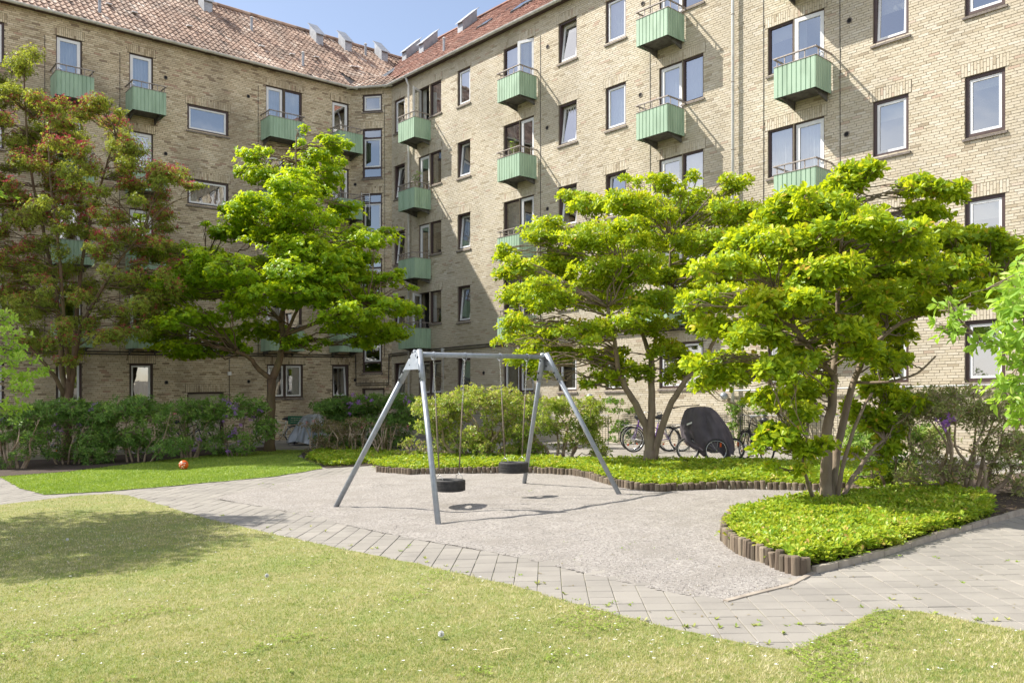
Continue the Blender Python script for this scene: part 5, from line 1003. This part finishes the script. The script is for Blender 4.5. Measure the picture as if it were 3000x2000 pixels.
def climber(label, px, py, w_, h_, seed, mat='leaf_climb', dens=40, n=16):
    rg = np.random.default_rng(seed); u = WR.u(px, .35); b = WR(u, .35, 0); Y0 = b[1]; pyb = 1154+F*(EYE-b[2])/Y0; pads = [(px+rg.uniform(-.4, .4)*w_, pyb-rg.uniform(.1, 1)*h_, rg.uniform(-.1, .1), w_*rg.uniform(.14, .26), h_*rg.uniform(.05, .09), .18) for i in range(n)]
    tr = [([(px+a*w_*.3, pyb, 0), (px+a*w_*.4, pyb-h_*.5, 0), (px+a*w_*.2, pyb-h_*.95, 0)], .012, .006) for a in (-.5, .5)]
    plant('climbing_plant', label, 'climbing plant', b, tr, pads, 'maple', mt[mat], mt['twig'], seed, 'climbing plants against the sunlit wall', dens=dens, k=5, L=.075, pitch=.3, up=.3, limbr=.006, twr=.003, nsingle=0, sub=3)
climber('bushy dark climber on the wall left of the silver bicycle', 1830, 1300, 105, 130, 81)
climber('thin leafy climber under the round wall lamp beside the black bicycle cover', 2152, 1310, 62, 150, 82)
climber('climbing rose on the wall behind the nearest tree', 2238, 1310, 60, 175, 83, dens=26)
climber('green climber half hidden by the nearest trunk', 2330, 1310, 90, 170, 84, mat='leaf_mag')
# rose in a pot on a balcony, and a houseplant
rp = WR(WR.u(1228), .55, HEAD[3]-2.30+.13)
plant('potted_rose', 'leggy potted rose with pink blooms on a balcony near the corner', 'potted plant', rp, [([(1500+F*rp[0]/rp[1], 1154-F*(rp[2]-EYE)/rp[1], 0), (1222, 520, 0)], .01, .006)], [(1222, 520, 0, 12, 8, 0), (1230, 545, 0, 10, 8, 0), (1214, 535, 0, 9, 7, 0), (1226, 508, 0, 10, 6, 0)], 'broad', mt['leaf_climb'], mt['twig'], 85, dens=60, k=5, L=.06, limbr=.005, twr=.003, sub=2, nsingle=0, flowers=(FP, mt['fl_pink'], [(1229, 513, .5), (1234, 521, .4)], .06, 5))
# ---------------- ground cover
def cover(label, poly, n, seed, hmax=.17, L=.062, tint=.5, sun=None):
    rg = np.random.default_rng(seed); P = np.array(poly); lo, hi = P.min(0), P.max(0); Q = rg.uniform(lo, hi, (n*6, 2)); Q = Q[inpoly(Q, poly)][:n]; n = len(Q)
    Q = Q+rg.normal(size=Q.shape)*.035; hh = hmax*(.50+.42*rg.random(n)+.20*smooth_noise(Q[:, 0]*2.4, Q[:, 1]*2.4, seed)+.16*smooth_noise(Q[:, 0]*7, Q[:, 1]*7, seed+3)); C = np.concatenate([Q, (T*Q[:, 0]+.05+hh)[:, None]], 1)
    lay = rg.random(n) < .3; C[lay, 2] -= hmax*.4; N_ = unit(np.array([0, 0, 1.])+rg.normal(size=(n, 3))*.28)
    t = np.clip(tint+.22*smooth_noise(Q[:, 0]*2, Q[:, 1]*2, seed+5)+rg.normal(size=n)*.20, 0, .96)
    V, tf, tt = rosettes(C, N_, 7, L, .30, 'obovate' if n < 12000 else 'broad', rg, t, .13, 0, .02); m = MB(); m.grid(V, tf, tt); o = m.build('ground_cover', mt['leaf_cover'], kind='stuff'); o['label'] = label; o['category'] = 'ground cover'
ccA = gp((925, 1335), (900, 1352), (958, 1374), (1000, 1372), (1080, 1362), (1110, 1380), (1200, 1389), (1330, 1386), (1465, 1385), (1572, 1385), (1683, 1391), (1725, 1400), (1763, 1416), (1794, 1422), (1851, 1434), (1936, 1441), (2012, 1437), (2089, 1433), (2200, 1432), (2403, 1438), (2487, 1440), (2537, 1453), (2592, 1442), (2700, 1420), (2600, 1380), (2200, 1370), (1700, 1362), (1500, 1352), (1200, 1345), (1100, 1330), (1000, 1325))
ccB = gp((2126, 1588), (2150, 1612), (2200, 1638), (2269, 1666), (2335, 1690), (2364, 1680), (2440, 1670), (2583, 1632), (2736, 1583), (2870, 1541), (2910, 1505), (2860, 1478), (2700, 1448), (2600, 1466), (2480, 1480), (2350, 1494), (2250, 1509), (2150, 1540))
cover('low bright ground cover filling the long bed behind the log edging', ccA, 15000, 91, .17, .07, .48)
cover('yellow green ground cover filling the corner bed under the nearest tree', ccB, 11500, 92, .19, .062, .55)
# ================================================================ BICYCLES AND COVERS
def wheel(c, R_, parent, name='wheel', lateral=(0, 1, 0), spokes=20):
    m = MB(); m.ring(c, lateral, R_-.018, .019, 32, 8); wl = m.build('wheel', mt['rubber'], parent, smooth=True); m = MB(); m.ring(c, lateral, R_-.045, .011, 32, 6); m.build('rim', mt['chrome'], wl, smooth=True)
    m = MB(); ax = np.array(lateral, float); e = np.array([1., 0, 0]); g = np.cross(ax, e); c = np.asarray(c, float)
    for i in range(spokes):
        t = 2*math.pi*i/spokes; q = e*math.cos(t)+g*math.sin(t); m.tube([c+ax*.02*(1 if i % 2 else -1), c+q*(R_-.05)], .0022, 3, cap=False)
    m.tube([c-ax*.04, c+ax*.04], .016, 8); m.build('spokes', mt['chrome'], wl, kind='stuff')
    m = MB(); t = .7; q = e*math.cos(t)+g*math.sin(t); m.fbox(lambda a, b, d: c+q*a+ax*b+np.cross(q, ax)*d, R_*.55, R_*.72, -.006, .006, -.02, .02); m.build('reflector', mt['orange'], wl)
    return wl
def bike(label, P, yaw, col, crate=None, basket=False, lady=False, fender=None, lean=.06, group='bicycles parked in the courtyard'):
    root = thing('bicycle', label, 'bicycle', (0, 0, 0), group); R_ = .34; a, b = (0, 0, R_), (1.06, 0, R_)
    fm = M('bicycle_paint_%d' % len(bpy.data.materials), col, rough=.3, metal=.2)
    wheel(a, R_, root); wheel(b, R_, root)
    bb = (.43, 0, .28); st = (.30, 0, .78); hd = (.88, 0, .86); hd2 = (.92, 0, .72); m = MB()
    top2 = (.34, 0, .62) if lady else (.31, 0, .76)
    for p, q, r in ((bb, st, .016), (bb, hd2, .018), (top2, hd, .016), (hd, hd2, .020)): m.tube([p, q], r, 8)
    for s_ in (-1, 1): 
        m.tube([bb, (0, .05*s_, R_)], .010, 6); m.tube([(.31, 0, .72), (0, .05*s_, R_)], .009, 6)
    m.build('frame', fm, root, smooth=True)
    m = MB(); 
    for s_ in (-1, 1): m.tube([hd2, (.97, .045*s_, .62), (1.06, .05*s_, R_)], .012, 6)
    m.build('fork', fm, root, smooth=True)
    m = MB(); m.tube([hd, (.85, 0, 1.0)], .013, 8); m.tube([(.70, -.29, 1.04), (.80, -.22, 1.06), (.86, -.06, 1.0), (.86, .06, 1.0), (.80, .22, 1.06), (.70, .29, 1.04)], .011, 6); hb = m.build('handlebar', mt['chrome'], root, smooth=True)
    m = MB(); 
    for s_ in (-1, 1): m.tube([(.66, .29*s_, 1.035), (.76, .265*s_, 1.05)], .017, 8)
    m.build('grip', mt['black'], hb)
    m = MB(); m.tube([st, (.28, 0, .90)], .013, 8); m.build('seat_post', mt['chrome'], root)
    m = MB(); m.tube([(.12, 0, .925), (.20, 0, .935), (.28, 0, .925), (.40, 0, .92), (.44, 0, .915)], [.04, .085, .07, .03, .02], 10); m.build('saddle', mt['black'], root, smooth=True)
    m = MB(); m.ring((.43, .03, .28), (0, 1, 0), .085, .007, 20, 4); m.tube([(.43, .05, .28), (.52, .06, .14)], .009, 6); m.tube([(.43, -.05, .28), (.34, -.06, .42)], .009, 6); m.fbox(lambda x, y, z: np.array([x, y, z]), .48, .56, .06, .14, .12, .14); m.fbox(lambda x, y, z: np.array([x, y, z]), .30, .38, -.14, -.06, .41, .43); m.build('crank', mt['black'], root)
    m = MB(); m.tube([(.43, .03, .365), (0, .03, R_+.045)], .005, 4); m.tube([(.43, .03, .195), (0, .03, R_-.045)], .005, 4); m.build('chain', mt['black'], root)
    fc = mt['black'] if fender is None else fender
    for c, t0, t1 in ((a, .15, 3.3), (b, .7, 3.0)):
        m = MB(); n = 14; V = []
        for i in range(n):
            t = t0+(t1-t0)*i/(n-1); 
            for y in (-.03, 0, .03): V.append((c[0]+(R_+.028+(.008 if y == 0 else 0))*math.cos(t), y, c[2]+(R_+.028+(.008 if y == 0 else 0))*math.sin(t)))
        m.add(V, [(i*3+j, i*3+j+1, i*3+j+4, i*3+j+3) for i in range(n-1) for j in (0, 1)]); m.build('mudguard', fc, root, smooth=True)
    m = MB(); 
    for y in (-.05, 0, .05): m.tube([(-.28, y, .72), (.22, y, .72)], .006, 5)
    m.tube([(-.28, -.06, .72), (-.28, .06, .72)], .006, 5)
    for s_ in (-1, 1): m.tube([(-.2, .06*s_, .72), (0, .055*s_, R_)], .006, 5)
    m.build('carrier', mt['black'], root)
    m = MB(); m.tube([(.30, .02, .26), (.16, .16, .02)], .008, 5); m.build('kickstand', mt['black'], root)
    if basket:
        m = MB(); x0, x1, y0, y1, z0, z1 = .95, 1.28, -.18, .18, .80, 1.02
        for z in np.linspace(z0, z1, 5): m.tube([(x0, y0, z), (x1, y0, z), (x1, y1, z), (x0, y1, z), (x0, y0, z)], .004, 4)
        for t in np.linspace(0, 1, 7):
            for y in (y0, y1): m.tube([(x0+(x1-x0)*t, y, z0), (x0+(x1-x0)*t, y, z1)], .003, 3)
            for x in (x0, x1): m.tube([(x, y0+(y1-y0)*t, z0), (x, y0+(y1-y0)*t, z1)], .003, 3)
            m.tube([(x0, y0+(y1-y0)*t, z0), (x1, y0+(y1-y0)*t, z0)], .003, 3)
        m.build('basket', mt['black'], root)
    root.location = Vector(P); root.rotation_euler = (lean, 0, yaw)
    if crate:
        cr = thing('crate', 'green plastic crate carried on the bicycle beside the tree trunk', 'crate', (0, 0, 0)); q = lambda x, y, z: np.array([x, y, z]); z0 = .735
        m = MB(); m.fbox(q, -.32, .20, -.19, .19, z0, z0+.012); m.build('crate_base', mt['crate'], cr)
        for (x0, x1, y0, y1) in ((-.32, .20, -.19, -.175), (-.32, .20, .175, .19), (-.32, -.305, -.174, .174), (.185, .20, -.174, .174)):
            m = MB()
            for k in range(4): m.fbox(q, x0, x1, y0, y1, z0+.02+k*.07, z0+.02+k*.07+.038+(.02 if k == 3 else 0))
            along = x1-x0 > .1; nn = 9 if along else 7
            for k in range(nn):
                t = (k+.5)/nn; cx = x0+(x1-x0)*t if along else (x0+x1)/2; cy = y0+(y1-y0)*t if not along else (y0+y1)/2
                m.fbox(q, cx-.009, cx+.009, cy-.009, cy+.009, z0+.012, z0+.27)
            m.build('crate_side', mt['crate'], cr)
        cr.location = root.location; cr.rotation_euler = root.rotation_euler
    return root
def gat(px, py): return at(px, py, .03)
bike('white framed bicycle leaning behind the trunk of the tiered tree', gat(862, 1300), math.radians(186), (.70, .69, .64), crate=True, fender=mt['white'])
bike('silver bicycle with a pale mudguard between climber and tree stems', gat(1850, 1320), math.radians(-28), (.55, .56, .57), fender=mt['zinc'])
bike('purple bicycle half hidden behind the right stem', gat(1960, 1322), math.radians(200), (.16, .07, .32), lady=True, basket=True)
bike('dark bicycle with a black box carrier touching the fabric cover', gat(1995, 1322), math.radians(-35), (.05, .05, .05), lady=True, fender=mt['zinc'], basket=True)
bike('black bicycle beside the railings behind the low leafy shoots', gat(2245, 1358), math.radians(100), (.03, .03, .03), basket=True)
bike('grey bicycle seen through the stems at the left end of the hedge', gat(150, 1338), math.radians(8), (.3, .3, .32), fender=mt['zinc'])
bike('dark bicycle behind the sparse part of the hedge', gat(500, 1312), math.radians(12), (.04, .04, .05), lady=True)
# draped silver tarpaulin over something tall
def drape(name, label, cat, base, rings, mat, seed, folds=14, amp=.05, up=None):
    "rings: (z, cx, cy, rx, ry); cloth hanging with deeper folds toward the hem"
    root = thing(name, label, cat, base); rg = np.random.default_rng(seed); n = 72; V = []; ph = rg.random(6)*6
    for i, (z, cx, cy, rx, ry) in enumerate(rings):
        dpt = amp*(1-z/rings[-1][0])**.8
        for k in range(n):
            t = 2*math.pi*k/n; f_ = 1+dpt*(math.sin(folds*t+ph[0]+z)+.6*math.sin((folds//2+1)*t+ph[1]-z*2)+.4*math.sin(folds*1.7*t+ph[2]))/max(rx, ry)*1.0
            ct, st_ = math.cos(t), math.sin(t); e = .75; V.append((base[0]+cx+rx*f_*abs(ct)**e*np.sign(ct), base[1]+cy+ry*f_*abs(st_)**e*np.sign(st_), base[2]+z+(dpt*.6*math.sin(3*t+ph[3]) if i == 0 else 0)))
    q = len(rings); V.append((base[0]+rings[-1][1], base[1]+rings[-1][2], base[2]+rings[-1][0]+.01)); m = MB()
    m.add(V, [(i*n+k, i*n+(k+1) % n, (i+1)*n+(k+1) % n, (i+1)*n+k) for i in range(q-1) for k in range(n)]+[((q-1)*n+k, (q-1)*n+(k+1) % n, q*n) for k in range(n)]); m.build('cloth', mat, root, smooth=True); return root
b = gat(905, 1303)
drape('tarpaulin_cover', 'silver grey tarpaulin draped over a parked vehicle by the wall', 'tarpaulin', b, [(.08, 0, .2, .66, .55), (.3, -.02, .2, .58, .5), (.6, .0, .2, .48, .42), (.85, .05, .2, .40, .36), (1.02, .10, .2, .34, .30), (1.09, .14, .2, .22, .2), (1.10, .16, .2, .05, .05)], mt['tarp'], 5, 11, .11)
# covered cargo tricycle
cb = gat(2060, 1348)
tr = thing('cargo_tricycle', 'cargo tricycle hidden under a dark fabric cover with its wheels showing', 'cargo tricycle', cb)
Yc = cb[1]; sc = Yc/F
def cp(px, py, dy=0): return pt(px, py, Yc+dy)
lat = np.array([.80, .60, 0])
prof = [(1990,1235),(2000,1222),(2030,1215),(2065,1214),(2085,1225),(2105,1245),(2120,1275),(2130,1305),(2128,1332),(2105,1338),(2060,1330),(2020,1318),(1998,1300),(1992,1270)]
dirv = np.array([.93, -.37, 0]); sd = np.array([.37, .93, 0]); rgc = np.random.default_rng(3); n = 96; V = []
PR = [(.17, .05, .66, .36), (.25, -.12, .655, .38), (.36, -.32, .64, .39), (.47, -.44, .615, .39), (.60, -.48, .58, .38), (.75, -.49, .525, .37), (.90, -.48, .45, .35), (1.03, -.45, .36, .32), (1.13, -.41, .28, .27), (1.19, -.36, .22, .20), (1.22, -.28, .17, .12), (1.235, -.16, .10, .04)]
for i, (z, xa, xb, wd) in enumerate(PR):
    q = (1-z/1.3)
    for k in range(n):
        t = 2*math.pi*k/n; ct, st_ = math.cos(t), math.sin(t); e = .8; x = (xa+xb)/2+(xb-xa)/2*abs(ct)**e*np.sign(ct); y = wd*abs(st_)**e*np.sign(st_)
        fo = q*(.10*abs(math.sin(3.5*t+1.6*z))+.075*abs(math.sin(6*t-2.6*z+1))+.03*math.sin(17*t+4*z)-.08)+.012*math.sin(9*t+8*z); hem = (.07*math.sin(3*t+1)+.04*math.sin(8*t)) if i == 0 else 0
        V.append(cb+dirv*(x+fo*ct)+sd*(y+fo*st_)+np.array([0, 0, z+hem]))
V = [np.asarray(v_)+rgc.normal(size=3)*.006 for v_ in V]
m = MB(); q = len(PR); V.append(cb-dirv*.08+np.array([0, 0, 1.25]))
m.add(V, [(i*n+k, i*n+(k+1) % n, (i+1)*n+(k+1) % n, (i+1)*n+k) for i in range(q-1) for k in range(n)]+[((q-1)*n+k, (q-1)*n+(k+1) % n, q*n) for k in range(n)]); cv = m.build('fabric_cover', mt['cover'], tr, smooth=True)
m = MB(); nn = np.cross(dirv, (0, 0, 1)); c0_ = cb+dirv*(-.30)-sd*.45+np.array([0, 0, .82]); m.add([c0_, c0_+dirv*.12+np.array([0, 0, .05]), c0_+dirv*.12+np.array([0, 0, .09]), c0_+np.array([0, 0, .04])], [(0,1,2,3)]); m.build('cover_patch', mt['white'], cv)
def tw(pos, R_, lt):
    m = MB(); m.ring(pos, lt, R_-.018, .021, 30, 8); w1 = m.build('wheel', mt['rubber'], tr, smooth=True); m = MB(); m.ring(pos, lt, R_-.045, .012, 30, 6); m.build('rim', mt['chrome'], w1, smooth=True)
    m = MB(); lt = np.array(lt, float); lt /= np.linalg.norm(lt); e = np.cross(lt, (0, 0, 1.)); e /= np.linalg.norm(e); g = np.cross(lt, e)
    for i in range(18): t = i*math.pi/9; m.tube([pos+lt*.02*(1 if i % 2 else -1), pos+(e*math.cos(t)+g*math.sin(t))*(R_-.05)], .0025, 3, cap=False)
    m.tube([pos-lt*.04, pos+lt*.04], .018, 8); m.build('spokes', mt['chrome'], w1, kind='stuff')
    m = MB(); q = e*.6-g*.8; c_ = pos+q*R_*.6; m.fbox(lambda a, b_, d: c_+e*a+lt*b_+g*d, -.02, .02, -.006, .006, -.045, .045); m.build('reflector', mt['orange'], w1)
tw(cb+dirv*(-.30)-sd*.30+np.array([0, 0, .27]), .27, sd); tw(cb+dirv*.36-sd*.44+np.array([0, 0, .26]), .27, sd*.9-dirv*.3); tw(cb+dirv*.66+sd*.25+np.array([0, 0, .26]), .26, sd)
m = MB(); c_ = cb+dirv*.1+np.array([0, 0, .42]); m.fbox(lambda a, b_, d: c_+dirv*a+sd*b_+np.array([0, 0, d]), -.22, .38, -.26, .26, -.17, .12); m.build('cargo_box', mt['black'], tr)
m = MB(); h_ = cb-dirv*.35+np.array([0, 0, 1.22]); m.tube([h_-dirv*.25-sd*.28+np.array([0, 0, .0]), h_-dirv*.12-sd*.25+np.array([0, 0, .03]), h_+np.array([0, 0, .04]), h_+dirv*.25+sd*.1+np.array([0, 0, .06])], .012, 6); m.tube([h_-dirv*.34-sd*.29-np.array([0, 0, .015]), h_-dirv*.24-sd*.28], .018, 8); m.build('handlebar', mt['black'], tr)
# railings beside basement steps
def railing(label, ua, ub, d, h=.95):
    root = thing('railing', label, 'railing', WR(ua, d, 0), 'black railings along the sunlit wall'); n = int(abs(ub-ua)/.11); m = MB(); m.tube([WR(ua, d, h), WR(ub, d, h)], .014, 6); m.tube([WR(ua, d, .12), WR(ub, d, .12)], .010, 6); m.build('rail', mt['black'], root)
    for k in range(n+1):
        u = ua+(ub-ua)*k/n; m = MB(); m.tube([WR(u, d, 0 if k in (0, n) else .12), WR(u, d, h)], .014 if k in (0, n) else .006, 5); m.build('post' if k in (0, n) else 'bar', mt['black'], root)
railing('black railings left of the bushy dark climber', WR.u(1700, .9), WR.u(1782, .9), .9)
railing('black railings right of the thin leafy climber', WR.u(2170, .9), WR.u(2300, .9), .9)
railing('black railings seen between stems of the nearest tree', WR.u(2320, .9), WR.u(2480, .9), .9)
# things on sills and balconies
u, d = WR.u(2641), -.2; c_ = WR(u, d, HEAD[0]-1.30)
pk = thing('paper_roll_pack', 'plastic pack of white paper rolls standing in the ground floor window', 'paper roll pack', c_); q = lambda a, b_, h: WR(u+a, d+b_, HEAD[0]-1.30+h)
m = MB(); m.fbox(q, -.14, .14, -.05, .04, 0, .44); m.build('rolls', mt['white'], pk)
for i in range(2):
    for j in range(4):
        m = MB(); c_ = q(-.07+i*.14, .045, .055+j*.11); nn = np.array([*WR.n, 0]); m.tube([c_, c_+nn*.004], .020, 10); m.build('roll_core', mt['lead'], pk)
b_ = WLf(WLf.u(1052), .45, HEAD[3]-2.30+.13); ch = thing('folding_chair', 'white folding chair leaning on a balcony by the stair tower', 'folding chair', b_)
for (a0, a1) in (((-.2, 0, 0), (-.12, .0, 1.15)), ((.2, 0, 0), (.22, .0, 1.15))):
    m = MB(); m.tube([b_+np.array(a0), b_+np.array(a1)], .012, 6); m.build('leg', mt['white'], ch)
m = MB()
for z in np.linspace(.55, 1.1, 7): m.tube([b_+np.array([-.2+.07*z, 0, z]), b_+np.array([.2+.015*z, 0, z])], .008, 4)
m.build('backrest', mt['white'], ch)
b_ = WR(WR.u(2321), -.22, HEAD[3]-1.30); lp = thing('red_lampshade', 'red pointed shade glimpsed behind a window beside an open balcony door', 'lampshade', b_); m = MB(); m.lathe(b_, [(.10, 0), (.05, .25), (.008, .5)], 14); m.build('shade', M('red_shade', (.6, .02, .02)), lp)
b_ = WR(WR.u(1504), -.30, HEAD[3]-1.28); 
plant('houseplant', 'leafy houseplant standing inside a window next to a balcony door', 'potted plant', b_, [([(1500+F*b_[0]/b_[1], 1154-F*(b_[2]-EYE)/b_[1], 0), (1507, 430, 0)], .01, .006)], [(1507, 425, 0, 10, 16, 0), (1512, 445, 0, 9, 10, 0), (1503, 440, 0, 8, 9, 0)], 'long', mt['leaf_apple'], mt['twig'], 95, dens=60, k=5, L=.10, limbr=.004, twr=.003, sub=2, nsingle=0)
